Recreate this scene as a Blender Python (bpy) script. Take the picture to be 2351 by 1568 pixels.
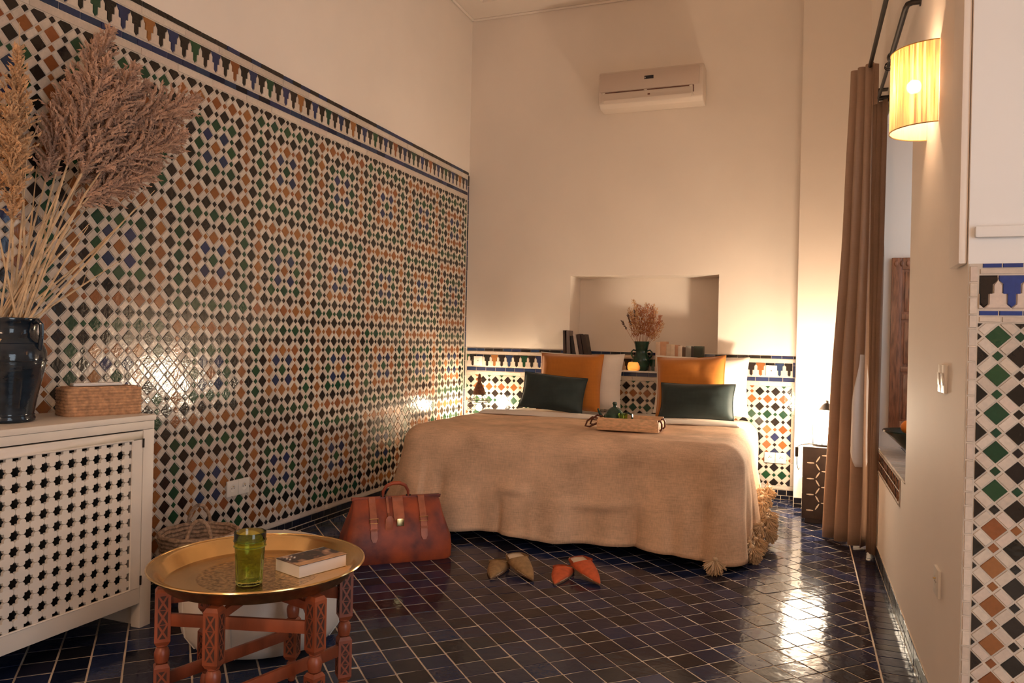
import bpy, bmesh, math, random
from mathutils import Vector, Matrix, noise
random.seed(7)
PI = math.pi
scene = bpy.context.scene
COL = scene.collection
for o in list(bpy.data.objects):
    bpy.data.objects.remove(o)

# ------------------------------------------------------------------ camera
CAM = Vector((0, 0, 1.15)); FPX = 1754.0; IW, IH = 2351, 1568
yaw = math.radians(20.77); roll = 0.0225
fwd = Vector((-math.sin(yaw), math.cos(yaw), 0)); rgt = Vector((math.cos(yaw), math.sin(yaw), 0)); upv = Vector((0, 0, 1))
r2 = rgt*math.cos(roll) + upv*math.sin(roll); u2 = upv*math.cos(roll) - rgt*math.sin(roll)
cd = bpy.data.cameras.new('camera'); cam = bpy.data.objects.new('camera', cd); COL.objects.link(cam)
m = Matrix.Identity(4)
for i in range(3):
    m[i][0] = r2[i]; m[i][1] = u2[i]; m[i][2] = -fwd[i]; m[i][3] = CAM[i]
cam.matrix_world = m
cd.sensor_fit = 'HORIZONTAL'; cd.sensor_width = 36.0; cd.lens = FPX/IW*36.0; cd.clip_start = 0.02
scene.camera = cam
def px(p):
    d = Vector(p) - CAM; z = d.dot(fwd)
    if z < .05: return None
    return (IW/2 + FPX*d.dot(r2)/z, IH/2 - FPX*d.dot(u2)/z, z)

# ------------------------------------------------------------------ light and exposure
scene.view_settings.view_transform = 'Standard'; scene.view_settings.look = 'None'
scene.view_settings.gamma = 1.0; scene.view_settings.exposure = 0.62; scene.view_settings.use_curve_mapping = False
w = bpy.data.worlds.new('world'); scene.world = w; w.use_nodes = True
wn = w.node_tree.nodes; bg = wn['Background']; bg.inputs[1].default_value = 1.0
sky = wn.new('ShaderNodeTexSky'); sky.sky_type = 'HOSEK_WILKIE'; sky.turbidity = 4
sky.sun_direction = Vector((0.5, -0.3, 0.8)).normalized()
w.node_tree.links.new(sky.outputs[0], bg.inputs[0])
WARM = (1.0, .66, .42); COOL = (.80, .90, 1.0)
def area(name, loc, target, sx, sy, energy, col):
    d = bpy.data.lights.new(name, 'AREA'); d.shape = 'RECTANGLE'; d.size = sx; d.size_y = sy; d.energy = energy; d.color = col
    o = bpy.data.objects.new(name, d); COL.objects.link(o); o.location = loc
    o.rotation_euler = (Vector(target) - Vector(loc)).to_track_quat('-Z', 'Y').to_euler()
    return o
def point(name, loc, energy, col=WARM, rad=.04, parent=None):
    d = bpy.data.lights.new(name, 'POINT'); d.energy = energy; d.color = col; d.shadow_soft_size = rad
    o = bpy.data.objects.new(name, d); COL.objects.link(o); o.location = loc; o.parent = parent
    return o
area('daylight_added_door', (1.97, 0.1, 1.25), (0.0, .5, 1.2), 1.3, 2.1, 26, COOL)      # unseen door added beside the camera to bring in cool daylight
area('daylight_niche_window', (1.0, 4.13, 1.55), (0.0, 4.13, 1.45), 1.1, 1.5, 5, COOL)     # the window of the deep sill

# ------------------------------------------------------------------ mesh helpers
class MB:
    def __init__(s): s.v = []; s.f = []; s.mi = []; s.cur = 0
    def add(s, vs, fs):
        b = len(s.v); s.v += [tuple(x) for x in vs]
        for f in fs: s.f.append([b+i for i in f]); s.mi.append(s.cur)
        return s
    def box(s, lo, hi, M=None):
        x0, y0, z0 = lo; x1, y1, z1 = hi
        vs = [Vector(p) for p in ((x0,y0,z0),(x1,y0,z0),(x1,y1,z0),(x0,y1,z0),(x0,y0,z1),(x1,y0,z1),(x1,y1,z1),(x0,y1,z1))]
        if M: vs = [M @ p for p in vs]
        return s.add(vs, [(3,2,1,0),(4,5,6,7),(0,1,5,4),(1,2,6,5),(2,3,7,6),(3,0,4,7)])
    def prism(s, poly, z0, z1, M=None, inset=1.0):
        n = len(poly); cx = sum(p[0] for p in poly)/n; cy = sum(p[1] for p in poly)/n
        vs = [Vector((p[0], p[1], z0)) for p in poly] + [Vector((cx+(p[0]-cx)*inset, cy+(p[1]-cy)*inset, z1)) for p in poly]
        if M: vs = [M @ p for p in vs]
        return s.add(vs, [tuple(range(n-1, -1, -1)), tuple(range(n, 2*n))] + [(i, (i+1) % n, n+(i+1) % n, n+i) for i in range(n)])
    def lathe(s, prof, n=24, M=None, a0=0, a1=2*PI):
        full = abs(a1-a0-2*PI) < 1e-6; k = n if full else n+1; vs = []
        for r, z in prof:
            for i in range(k):
                a = a0+(a1-a0)*i/n; p = Vector((r*math.cos(a), r*math.sin(a), z)); vs.append(M @ p if M else p)
        fs = []
        for j in range(len(prof)-1):
            for i in range(n):
                i2 = (i+1) % k
                fs.append((j*k+i, j*k+i2, (j+1)*k+i2, (j+1)*k+i))
        return s.add(vs, fs)
    def tube(s, pts, r, n=8, cap=True, closed=False):
        pts = [Vector(p) for p in pts]; N = len(pts); rs = r if isinstance(r, (list, tuple)) else [r]*N
        vs = []; prev = None
        for i, p in enumerate(pts):
            t = (pts[(i+1) % N]-pts[i-1]) if closed else (pts[min(i+1, N-1)]-pts[max(i-1, 0)])
            t = t.normalized() if t.length > 1e-9 else Vector((0,0,1))
            if prev is None:
                a = Vector((0,0,1)) if abs(t.z) < .9 else Vector((1,0,0)); x = t.cross(a).normalized()
            else:
                x = (prev - t*prev.dot(t)); x = x.normalized() if x.length > 1e-6 else prev
            prev = x; y = t.cross(x)
            for k in range(n):
                a = 2*PI*k/n; vs.append(p + (x*math.cos(a)+y*math.sin(a))*rs[i])
        fs = []
        for i in range(N if closed else N-1):
            j = (i+1) % N
            for k in range(n):
                fs.append((i*n+k, i*n+(k+1) % n, j*n+(k+1) % n, j*n+k))
        if cap and not closed: fs += [tuple(range(n-1,-1,-1)), tuple(range((N-1)*n, N*n))]
        return s.add(vs, fs)
    def grid(s, fn, nu, nv, closeu=False):
        vs = [fn(i/(nu), j/(nv)) for j in range(nv+1) for i in range(nu+(0 if closeu else 1))]
        k = nu if closeu else nu+1
        return s.add(vs, [(j*k+i, j*k+(i+1) % k, (j+1)*k+(i+1) % k, (j+1)*k+i) for j in range(nv) for i in range(nu)])
    def ball(s, c, r, n=12, mm=8, sc=(1,1,1)):
        prof = [(max(1e-4, math.sin(PI*j/mm))*r, -math.cos(PI*j/mm)*r) for j in range(mm+1)]
        return s.lathe(prof, n, Matrix.Translation(c) @ Matrix.Diagonal((sc[0], sc[1], sc[2], 1)))
    def mesh(s, name, mats, smooth=False, bevel=0, seg=2, angle=35):
        me = bpy.data.meshes.new(name); me.from_pydata(s.v, [], s.f)
        mats = mats if isinstance(mats, (list, tuple)) else [mats]
        for x in mats: me.materials.append(x)
        if len(mats) > 1:
            for p, i in zip(me.polygons, s.mi): p.material_index = i
        if bevel:
            b = bmesh.new(); b.from_mesh(me)
            bmesh.ops.remove_doubles(b, verts=b.verts, dist=1e-5)
            es = [e for e in b.edges if len(e.link_faces) == 2 and e.calc_face_angle(0) > .5]
            bmesh.ops.bevel(b, geom=es, offset=bevel, segments=seg, affect='EDGES', profile=.6, clamp_overlap=True)
            b.to_mesh(me); b.free()
        if smooth or bevel:
            me.shade_smooth(); me.set_sharp_from_angle(angle=math.radians(angle))
        me.update(); return me
    def build(s, name, mat, parent=None, smooth=False, bevel=0, **k):
        return link(name, s.mesh(name, mat, smooth, bevel, **k), parent)
def link(name, me, parent=None):
    o = bpy.data.objects.new(name, me); COL.objects.link(o); o.parent = parent; return o
def thing(name, label, cat, loc=(0,0,0), rz=0, group=None):
    o = bpy.data.objects.new(name, None); COL.objects.link(o); o.location = loc; o.rotation_euler = (0,0,rz)
    o.empty_display_size = .05
    return tag(o, label, cat, group)
def tag(o, label, cat, group=None):
    o['label'] = label; o['category'] = cat
    if group: o['group'] = group
    return o
def struct(o, label=None, cat=None):
    o['kind'] = 'structure'
    if label: o['label'] = label
    if cat: o['category'] = cat
    return o
def copy_tree(o, parent=None):
    c = o.copy(); COL.objects.link(c); c.parent = parent
    for ch in o.children: copy_tree(ch, c)
    return c
def T(*a): return Matrix.Translation(a)
def RX(a): return Matrix.Rotation(a, 4, 'X')
def RY(a): return Matrix.Rotation(a, 4, 'Y')
def RZ(a): return Matrix.Rotation(a, 4, 'Z')
def lerp(a, b, t): return a+(b-a)*t
def smooth01(t): t = max(0, min(1, t)); return t*t*(3-2*t)
def interp(tab, x):
    if x <= tab[0][0]: return tab[0][1]
    for (a, b), (c, d) in zip(tab, tab[1:]):
        if x <= c: return lerp(b, d, (x-a)/(c-a))
    return tab[-1][1]

# ------------------------------------------------------------------ materials
def newmat(name):
    m = bpy.data.materials.new(name); m.use_nodes = True
    return m, m.node_tree.nodes, m.node_tree.links, m.node_tree.nodes['Principled BSDF']
def setc(b, col, rough=.5, metal=0, spec=.5):
    b.inputs['Base Color'].default_value = (*col, 1); b.inputs['Roughness'].default_value = rough
    b.inputs['Metallic'].default_value = metal; b.inputs['Specular IOR Level'].default_value = spec
def coords(n, kind):
    if kind == 'pos': return n.new('ShaderNodeNewGeometry').outputs['Position']
    return n.new('ShaderNodeTexCoord').outputs['Object']
def ramp(n, cols, interp_='LINEAR'):
    r = n.new('ShaderNodeValToRGB'); e = r.color_ramp.elements; r.color_ramp.interpolation = interp_
    k = len(cols)
    while len(e) < k: e.new(.5)
    for i, c in enumerate(cols):
        e[i].position = i/(k-1) if interp_ == 'LINEAR' else i/k
        e[i].color = (*c, 1)
    return r
def bumpnode(n, l, b, vec, scale, strength, dist=.002, detail=3, kind='noise', prev=None):
    t = n.new('ShaderNodeTexNoise'); t.inputs['Scale'].default_value = scale; t.inputs['Detail'].default_value = detail
    l.new(vec, t.inputs['Vector'])
    bp = n.new('ShaderNodeBump'); bp.inputs['Strength'].default_value = strength; bp.inputs['Distance'].default_value = dist
    l.new(t.outputs[0], bp.inputs['Height'])
    if prev: l.new(prev.outputs[0], bp.inputs['Normal'])
    l.new(bp.outputs[0], b.inputs['Normal']); return bp
def plain(name, col, rough=.5, metal=0, var=.0, vs=6, bump=0, bs=60, bd=.002, spec=.5, kind='pos', stretch=None, col2=None):
    m, n, l, b = newmat(name); setc(b, col, rough, metal, spec)
    vec = coords(n, kind)
    if stretch:
        mp = n.new('ShaderNodeMapping'); mp.inputs['Scale'].default_value = stretch; l.new(vec, mp.inputs[0]); vec = mp.outputs[0]
    if var or col2:
        t = n.new('ShaderNodeTexNoise'); t.inputs['Scale'].default_value = vs; t.inputs['Detail'].default_value = 5
        l.new(vec, t.inputs['Vector'])
        c2 = col2 if col2 else tuple(c*(1-var) for c in col); c1 = col if col2 else tuple(min(1, c*(1+var)) for c in col)
        r = ramp(n, [c2, c1]); r.color_ramp.elements[0].position = .32; r.color_ramp.elements[1].position = .68
        l.new(t.outputs[0], r.inputs[0]); l.new(r.outputs[0], b.inputs['Base Color'])
    if bump: bumpnode(n, l, b, vec, bs, bump, bd)
    return m
def glaze(name, cols, rough=.12, bump=.25, bs=55, bd=.003, lin=True):
    m, n, l, b = newmat(name); setc(b, cols[0], rough)
    g = n.new('ShaderNodeNewGeometry'); oi = n.new('ShaderNodeObjectInfo')
    ad = n.new('ShaderNodeMath'); ad.operation = 'ADD'; l.new(g.outputs['Random Per Island'], ad.inputs[0]); l.new(oi.outputs['Random'], ad.inputs[1])
    fr = n.new('ShaderNodeMath'); fr.operation = 'FRACT'; l.new(ad.outputs[0], fr.inputs[0])
    r = ramp(n, cols, 'LINEAR' if lin else 'CONSTANT'); l.new(fr.outputs[0], r.inputs[0])
    t = n.new('ShaderNodeTexNoise'); t.inputs['Scale'].default_value = 90; t.inputs['Detail'].default_value = 4; l.new(g.outputs['Position'], t.inputs['Vector'])
    mx = n.new('ShaderNodeMixRGB'); mx.blend_type = 'MULTIPLY'; mx.inputs[0].default_value = .35
    l.new(r.outputs[0], mx.inputs[1]); l.new(t.outputs[0], mx.inputs[2])
    gm = n.new('ShaderNodeMixRGB'); gm.blend_type = 'ADD'; gm.inputs[0].default_value = .18; l.new(mx.outputs[0], gm.inputs[1]); l.new(r.outputs[0], gm.inputs[2])
    l.new(gm.outputs[0], b.inputs['Base Color'])
    bumpnode(n, l, b, g.outputs['Position'], bs, bump, bd, 2)
    return m
M = {}
M['plaster'] = plain('plaster_warm_white', (.80, .70, .61), .72, var=.035, vs=1.6, bump=.12, bs=14, bd=.006)
M['plaster_w'] = plain('plaster_white', (.78, .75, .72), .7, var=.03, vs=2, bump=.12, bs=16, bd=.005)
M['grout'] = plain('grout', (.56, .47, .38), .8, var=.12, vs=20)
M['floor_grout'] = plain('floor_grout', (.60, .48, .36), .8, var=.3, vs=8)
M['tw'] = glaze('tile_cream', [(.58,.485,.39), (.64,.54,.45), (.52,.43,.35), (.61,.49,.41)], .16, .22)
M['to'] = glaze('tile_ochre', [(.27,.098,.028), (.22,.070,.022), (.31,.125,.036), (.245,.075,.028)], .14)
M['tg'] = glaze('tile_green', [(.016,.062,.028), (.011,.044,.022), (.024,.072,.028), (.011,.050,.030)], .12)
M['tk'] = glaze('tile_black', [(.016,.012,.010), (.022,.015,.013), (.012,.012,.010), (.025,.018,.018)], .12)
M['tb'] = glaze('tile_blue', [(.026,.036,.10), (.020,.027,.070), (.018,.038,.085), (.030,.033,.095)], .12)
M['tbb'] = glaze('tile_bright_blue', [(.03,.06,.24), (.024,.045,.19)], .14)
M['tn'] = glaze('tile_navy', [(.012,.018,.050), (.008,.010,.022), (.014,.013,.018), (.012,.021,.062), (.016,.016,.028), (.019,.030,.085), (.010,.014,.036)], .12, .28, 26, .004); M['tn'].node_tree.nodes['Principled BSDF'].inputs['Specular IOR Level'].default_value = .24
TC = {'w': M['tw'], 'o': M['to'], 'g': M['tg'], 'k': M['tk'], 'b': M['tb'], 'B': M['tbb'], 'n': M['tn']}
M['ts'] = glaze('tile_skirting', [(.010,.012,.026), (.008,.008,.014), (.014,.011,.011)], .34, .25, 26, .004); M['ts'].node_tree.nodes['Principled BSDF'].inputs['Specular IOR Level'].default_value = .2
TC['s'] = M['ts']; TK = list(TC); TM = [TC[k] for k in TK]

# ------------------------------------------------------------------ room shell
L, D, RW, YP, ZC = -2.77, 6.15, .41, 2.337, 3.97
XE, YF = 2.0, -2.4
PY = 5.885    # face of the shallow projection right of the dado
NI = (-1.82, -.615, 1.087, 1.71, .30)   # bed niche x0 x1 z0 z1 depth
def wallbox(name, boxes, mat, label):
    b = MB()
    for lo, hi in boxes: b.box(lo, hi)
    return struct(b.build(name, mat), label, 'wall')
floor = struct(MB().box((L-.2, YF-.2, -.2), (XE+.2, D+.4, -.0016)).build('floor', M['floor_grout']), 'dark navy glazed tile floor laid on the diagonal', 'floor')
wall_left = wallbox('wall_left', [((L-.2, YF, -.006), (L, D+.4, ZC+.4))], M['plaster'], 'long side wall tiled with multicoloured mosaic below plain plaster')
x0, x1, z0, z1, dp = NI
wall_back = wallbox('wall_back', [((L, D, 0), (x0, D+.4, ZC+.4)), ((x1, D, 0), (1.05, D+.4, ZC+.4)), ((x0, D, 0), (x1, D+.4, z0)),
    ((x0, D, z1), (x1, D+.4, ZC+.4)), ((x0, D+dp, z0), (x1, D+.4, z1)), ((-.035, PY, 0), (RW, D, ZC+.4))], M['plaster'],
    'plaster wall behind the bed with a shallow recess and tiled dado')
NY0, NY1, NZ0, NZ1, NX = 3.52, 4.76, .61, 2.42, 1.02
wall_right = wallbox('wall_right', [((RW, YP, 0), (NX+.15, NY0, ZC+.4)), ((RW, NY1, 0), (NX+.15, D, ZC+.4)), ((RW, NY0, 0), (NX+.15, NY1, NZ0-.012)),
    ((RW, NY0, NZ1), (NX+.15, NY1, ZC+.4))], M['plaster'], 'plaster wall with a deep window recess beside the curtain')
wall_return = wallbox('wall_return', [((RW+.0005, YP-.004, 0), (XE, YP+.3, ZC+.4))], M['plaster_w'], 'cool white wall end with a tiled lower part')
wall_side = wallbox('wall_side', [((XE, YF, 0), (XE+.2, -.6, ZC+.4)), ((XE, .8, 0), (XE+.2, YP, ZC+.4)), ((XE, -.6, 2.35), (XE+.2, .8, ZC+.4))], M['plaster_w'], 'plaster wall with an added door opening')
wall_front = wallbox('wall_front', [((L-.2, YF-.2, 0), (XE+.2, YF, ZC+.4))], M['plaster'], 'plain plaster wall at the entrance end')
b = MB().box((L-.2, YF-.2, ZC+.16), (XE+.2, D+.4, ZC+.5))
b.box((L, D-.30, ZC), (XE, D, ZC+.2)); b.box((L, YF, ZC), (L+.22, D-.30, ZC+.2)); b.box((L+.22, D-.36, ZC+.06), (XE, D-.30, ZC+.2)); b.box((L+.22, YF, ZC+.06), (L+.30, D-.36, ZC+.2))
ceiling = struct(b.build('ceiling', M['plaster']), 'plaster ceiling with a stepped cornice', 'ceiling')
b = MB().tube([(L+.012, YF, ZC-.006), (L+.012, D-.005, ZC-.006)], .012, 6); b.tube([(L, D-.012, ZC-.006), (RW, D-.012, ZC-.006)], .012, 6)
struct(b.build('trim_1', M['plaster'], smooth=True), 'thin plaster bead under the ceiling', 'trim')
b = MB().box((RW-.022, YP+.004, 1.385), (RW-.001, 2.485, ZC))
struct(b.build('trim_2', M['plaster'], bevel=.006), 'raised plaster strip on the wall corner stopping above the tiles', 'trim')
b = MB().box((RW+.012, YP-.022, 1.452), (XE, YP-.005, 1.482))
struct(b.build('trim_3', M['plaster_w'], bevel=.005), 'slim white ledge above the tiled wall end', 'trim')

# ------------------------------------------------------------------ mosaic tiles
class Frame:
    def __init__(s, o, r, u, nrm):
        s.o = Vector(o); s.r = Vector(r); s.u = Vector(u); s.n = Vector(nrm)
        s.M = Matrix.Identity(4)
        for i in range(3): s.M[i][0] = s.r[i]; s.M[i][1] = s.u[i]; s.M[i][2] = s.n[i]; s.M[i][3] = s.o[i]
    def at(s, a, b, c=0): return s.o + s.r*a + s.u*b + s.n*c
FL = Frame((L, 0, 0), (0,1,0), (0,0,1), (1,0,0))       # left wall: a = world y, b = z
FB = Frame((0, D, 0), (1,0,0), (0,0,1), (0,-1,0))      # back wall: a = world x
FP = Frame((0, YP-.004, 0), (1,0,0), (0,0,1), (0,-1,0))
FR = Frame((RW, 0, 0), (0,-1,0), (0,0,1), (-1,0,0))    # right wall: a = -y
FF = Frame((0,0,0), (1,0,0), (0,1,0), (0,0,1))
def clip(poly, lo, hi):
    for ax, val, sg in ((0, lo[0], 1), (0, hi[0], -1), (1, lo[1], 1), (1, hi[1], -1)):
        out = []
        for i in range(len(poly)):
            p, q = poly[i-1], poly[i]; dp_, dq = (p[ax]-val)*sg, (q[ax]-val)*sg
            if (dp_ >= 0) != (dq >= 0):
                t = dp_/(dp_-dq); out.append((lerp(p[0], q[0], t), lerp(p[1], q[1], t)))
            if dq >= 0: out.append(q)
        poly = out
        if len(poly) < 3: return []
    return poly
def parea(p): return abs(sum(p[i-1][0]*p[i][1]-p[i][0]*p[i-1][1] for i in range(len(p))))/2
def tile_into(mb, fr, poly, h, tilt, bev=.0016):
    n = len(poly); cx = sum(p[0] for p in poly)/n; cy = sum(p[1] for p in poly)/n
    rmin = max(.004, min(math.hypot(p[0]-cx, p[1]-cy) for p in poly)); k = max(.5, 1-bev/rmin)
    tx, ty = random.gauss(0, tilt), random.gauss(0, tilt); hh = h+random.uniform(-.0006, .0006)
    lo = [fr.at(p[0], p[1], 0) for p in poly]
    hi = [fr.at(cx+(p[0]-cx)*k, cy+(p[1]-cy)*k, hh+tx*(p[0]-cx)+ty*(p[1]-cy)) for p in poly]
    mb.add(lo+hi, [tuple(range(n, 2*n))]+[(i, (i+1) % n, n+(i+1) % n, n+i) for i in range(n)])
_tm = {}
def tile_mesh(key, poly, h, colk):
    k = (key, colk)
    if k not in _tm:
        mb = MB(); n = len(poly); kk = 1-.0016/max(.004, min(math.hypot(*p) for p in poly))
        mb.add([(p[0], p[1], 0) for p in poly]+[(p[0]*kk, p[1]*kk, h) for p in poly], [tuple(range(n, 2*n))]+[(i, (i+1) % n, n+(i+1) % n, n+i) for i in range(n)])
        _tm[k] = mb.mesh('tile', TC[colk])
    return _tm[k]
def tile_obj(name, parent, fr, c, me, tilt):
    o = bpy.data.objects.new(name, me); COL.objects.link(o); o.parent = parent
    o.matrix_world = fr.M @ T(c[0], c[1], random.uniform(-.0005, .0004)) @ RX(random.gauss(0, tilt)) @ RY(random.gauss(0, tilt))
    return o
def pick(items, fr, nmax, hidden):
    sc = []
    for k, it in enumerate(items):
        p = px(fr.at(*it[0]))
        if p and -15 < p[0] < IW+15 and -15 < p[1] < IH+15 and it[4] and not hidden(p): sc.append((it[3]/p[2]**2, k))
    sc.sort(reverse=True); return set(k for _, k in sc[:nmax])
def zellige(parent, fr, lo, hi, p2, anchor, hidden, nmax, cenB='o', cenA='g', tilt=.010, h=.0028):
    hp = p2/2; A = .60*hp; B = .27*hp
    big = [(A,0),(0,A),(-A,0),(0,-A)]; small = [(B,0),(0,B),(-B,0),(0,-B)]
    a2, b2 = A*.98, B*1.12
    w1 = [(( a2-b2)/2,(-a2-b2)/2),((a2+b2)/2,(-a2+b2)/2),((-a2+b2)/2,(a2+b2)/2),((-a2-b2)/2,(a2-b2)/2)]
    w2 = [(-p[0], p[1]) for p in w1][::-1]
    def colour(i, j):
        bi, bj = math.floor((i+5)/10), math.floor((j+5)/10); r = max(abs(i-10*bi), abs(j-10*bj)); isA = (bi+bj) % 2 == 0
        if (i+j) % 2 == 0:
            if r == 0: return cenA if isA else cenB
            if r == 1: return 'b'
            if r == 2: return 'o' if isA else 'g'
            if r == 4: return 'g' if isA else 'o'
            return 'k'
        if r == 2: return 'o' if isA else 'g'
        if r == 4: return 'g' if isA else 'o'
        return 'k'
    cls = {'tile': [], 'small_tile': [], 'strip_tile': []}
    i0, i1 = math.floor((lo[0]-anchor[0])/hp)-1, math.ceil((hi[0]-anchor[0])/hp)+1
    j0, j1 = math.floor((lo[1]-anchor[1])/hp)-1, math.ceil((hi[1]-anchor[1])/hp)+1
    def put(kind, key, c, poly, col):
        q = clip([(c[0]+p[0], c[1]+p[1]) for p in poly], lo, hi)
        if len(q) < 3 or parea(q) < 6e-6: return
        whole = abs(parea(q)-parea(poly)) < 1e-8
        cls[kind].append((c, q, col, parea(q), whole, key, poly))
    for i in range(i0, i1+1):
        for j in range(j0, j1+1):
            c = (anchor[0]+i*hp, anchor[1]+j*hp)
            if (i+j) % 2 == 0: put('tile', 'big', c, big, colour(i, j))
            else: put('small_tile', 'small', c, small, colour(i, j))
            e = (i+j) % 2 == 0
            put('strip_tile', 'w1' if e else 'w2', (c[0]+hp/2, c[1]+hp/2), w1 if e else w2, 'w')
    rest = {}
    for kind, items in cls.items():
        ids = pick(items, fr, nmax, hidden)
        rest[kind] = MB()
        for k, it in enumerate(items):
            if k in ids: tile_obj(kind, parent, fr, it[0], tile_mesh((it[5], round(p2, 4)), it[6], h, it[2]), tilt)
            else: rest[kind].cur = TK.index(it[2]); tile_into(rest[kind], fr, it[1], h, tilt)
        if rest[kind].f:
            o = rest[kind].build({'tile': 'mosaic_tiles', 'small_tile': 'small_mosaic_tiles', 'strip_tile': 'mosaic_strips'}[kind], TM, parent); o['kind'] = 'stuff'
def row(parent, fr, lo, hi, step, colk, name='border_tile', vertical=False, gap=.0022, jit=.15, h=.003, keep=lambda p: True):
    """row of rectangular border tiles"""
    a = lo[1] if vertical else lo[0]; end = hi[1] if vertical else hi[0]; rest = MB()
    while a < end-.004:
        st = min(step*(1+random.uniform(-jit, jit)), end-a)
        p0, p1 = ((lo[0], a), (hi[0], a+st)) if vertical else ((a, lo[1]), (a+st, hi[1]))
        c = ((p0[0]+p1[0])/2, (p0[1]+p1[1])/2); wx, wy = (p1[0]-p0[0]-gap)/2, (p1[1]-p0[1]-gap)/2
        if wx > .002 and wy > .002:
            poly = [(c[0]-wx, c[1]-wy), (c[0]+wx, c[1]-wy), (c[0]+wx, c[1]+wy), (c[0]-wx, c[1]+wy)]
            col = random.choice(colk)
            mb = MB(); tile_into(mb, fr, poly, h, .012)
            p = px(fr.at(*c))
            if p and -10 < p[0] < IW+10 and -10 < p[1] < IH+10 and keep(p): mb.build(name, TC[col], parent)
            else: rest.cur = TK.index(col); tile_into(rest, fr, poly, h, .012)
        a += st
    if rest.f: rest.build(name+'s_out_of_view', TM, parent)['kind'] = 'stuff'
def merlons(parent, fr, a0, a1, zb, zt, pitch, phase, keep, top=None):
    """stepped merlon frieze: coloured drops hanging between cream stepped pieces"""
    H = zt-zb; seq = ['o','k','b','k','g','k','b','k']; k0 = math.floor((a0-phase)/pitch)-1; k = k0; rest = MB()
    hw, mw, nw = pitch*.485, pitch*.325, pitch*.15
    def half(s): return [(s*nw, H*.14), (s*nw, H*.44), (s*mw, H*.44), (s*mw, H*.74), (s*hw, H*.85), (s*hw, H*.985)]
    drop = [(0, H*.04)]+half(1)+half(-1)[::-1]
    g = .0016
    inv = [(pitch*.5-p[0]+0, p[1]) for p in half(1)]
    white = [(pitch/2-g-0, .012*H)]; 
    right = [(pitch/2-nw-g, H*.12), (pitch/2-nw-g, H*.46), (pitch/2-mw-g, H*.46), (pitch/2-mw-g, H*.72), (pitch/2-hw+.0002, H*.86)]
    white = [(-(pitch/2-g), H*.01), (pitch/2-g, H*.01)]+right+[(0, H*.93)]+[(-p[0], p[1]) for p in right[::-1]]
    while phase+k*pitch < a1+pitch:
        for poly, off, col, nm in ((drop, 0, seq[k % 8], 'merlon_tile'), (white, .5, 'w', 'merlon_ground_tile')):
            c = phase+(k+off)*pitch
            q = clip([(c+p[0], zb+p[1]) for p in poly], (a0, zb), (a1, zt))
            if len(q) < 3 or parea(q) < 2e-5: continue
            if top and col == 'b': col = top
            p = px(fr.at(c, zb+H/2)); mb = MB(); tile_into(mb, fr, q, .0045, .006, .0009)
            if p and -20 < p[0] < IW+20 and -20 < p[1] < IH+20 and keep(p): mb.build(nm, TC[col], parent)
            else: rest.cur = TK.index(col); rest.add(mb.v, mb.f)
        k += 1
    if rest.f: rest.build('merlon_tiles_out_of_view', TM, parent)['kind'] = 'stuff'

# left wall mosaic
Y0L = .9
MB().box((L, Y0L, .072), (L+.0035, D-.001, 2.603)).build('mosaic_bed', M['grout'], wall_left)
hidL = lambda p: (p[0] < 350 and p[1] > 945) or (p[0] < 100 and p[1] > 735)
FL2 = Frame((L+.0035, 0, 0), (0,1,0), (0,0,1), (1,0,0))
zellige(wall_left, FL2, (Y0L, .101), (D-.055, 2.380), .1126, (3.046, 1.522), hidL, 300)
allv = lambda p: True
row(wall_left, FL2, (Y0L, .074), (D-.055, .099), .28, 'w', keep=lambda p: p[0] > 360)
row(wall_left, FL2, (Y0L, 2.384), (D-.055, 2.416), .24, 'w')
row(wall_left, FL2, (Y0L, 2.419), (D-.04, 2.449), .093, 'bbbn')
merlons(wall_left, FL2, Y0L, D-.045, 2.453, 2.560, .0694, 2.613, allv)
row(wall_left, FL2, (Y0L, 2.563), (D-.04, 2.596), .24, 'w')
row(wall_left, FL2, (Y0L, 2.598), (D-.02, 2.624), .085, 'kkb')
row(wall_left, FL2, (D-.052, .101), (D-.034, 2.380), .2, 'w', vertical=True, keep=lambda p: p[1] < 800)
row(wall_left, FL2, (D-.032, .101), (D-.008, 2.596), .12, 'kb', vertical=True, keep=lambda p: p[1] < 800)
# back wall dado
MB().box((L+.01, D-.0035, .072), (-.036, D, 1.066)).build('mosaic_bed', M['grout'], wall_back)
FB2 = Frame((0, D-.0035, 0), (1,0,0), (0,0,1), (0,-1,0))
def hidB(p):
    x, y = p[0], p[1]
    return (y > 945 and x < 1752) or (1190 < x < 1420 and y > 815) or (1505 < x < 1715 and y > 810)
zellige(wall_back, FB2, (L+.02, .102), (-.062, .855), .115, (-.12, .41), hidB, 300, cenA='o')
vis = lambda p: not hidB(p)
row(wall_back, FB2, (L+.02, .076), (-.036, .100), .28, 'w', keep=vis)
row(wall_back, FB2, (L+.02, .858), (-.062, .886), .24, 'w', keep=vis)
row(wall_back, FB2, (L+.02, .889), (-.040, .922), .094, 'b', keep=vis)
merlons(wall_back, FB2, L+.02, -.062, .926, 1.033, .0687, -2.558+.0687, vis)
row(wall_back, FB2, (L+.02, 1.036), (-.040, 1.060), .24, 'w', keep=vis)
row(wall_back, FB2, (L+.02, 1.062), (-.038, 1.086), .085, 'kkb', keep=vis)
row(wall_back, FB2, (-.060, .102), (-.040, .885), .2, 'w', vertical=True, keep=vis)
row(wall_back, FB2, (-.060, .924), (-.040, 1.060), .09, 'b', vertical=True, keep=vis)
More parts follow.
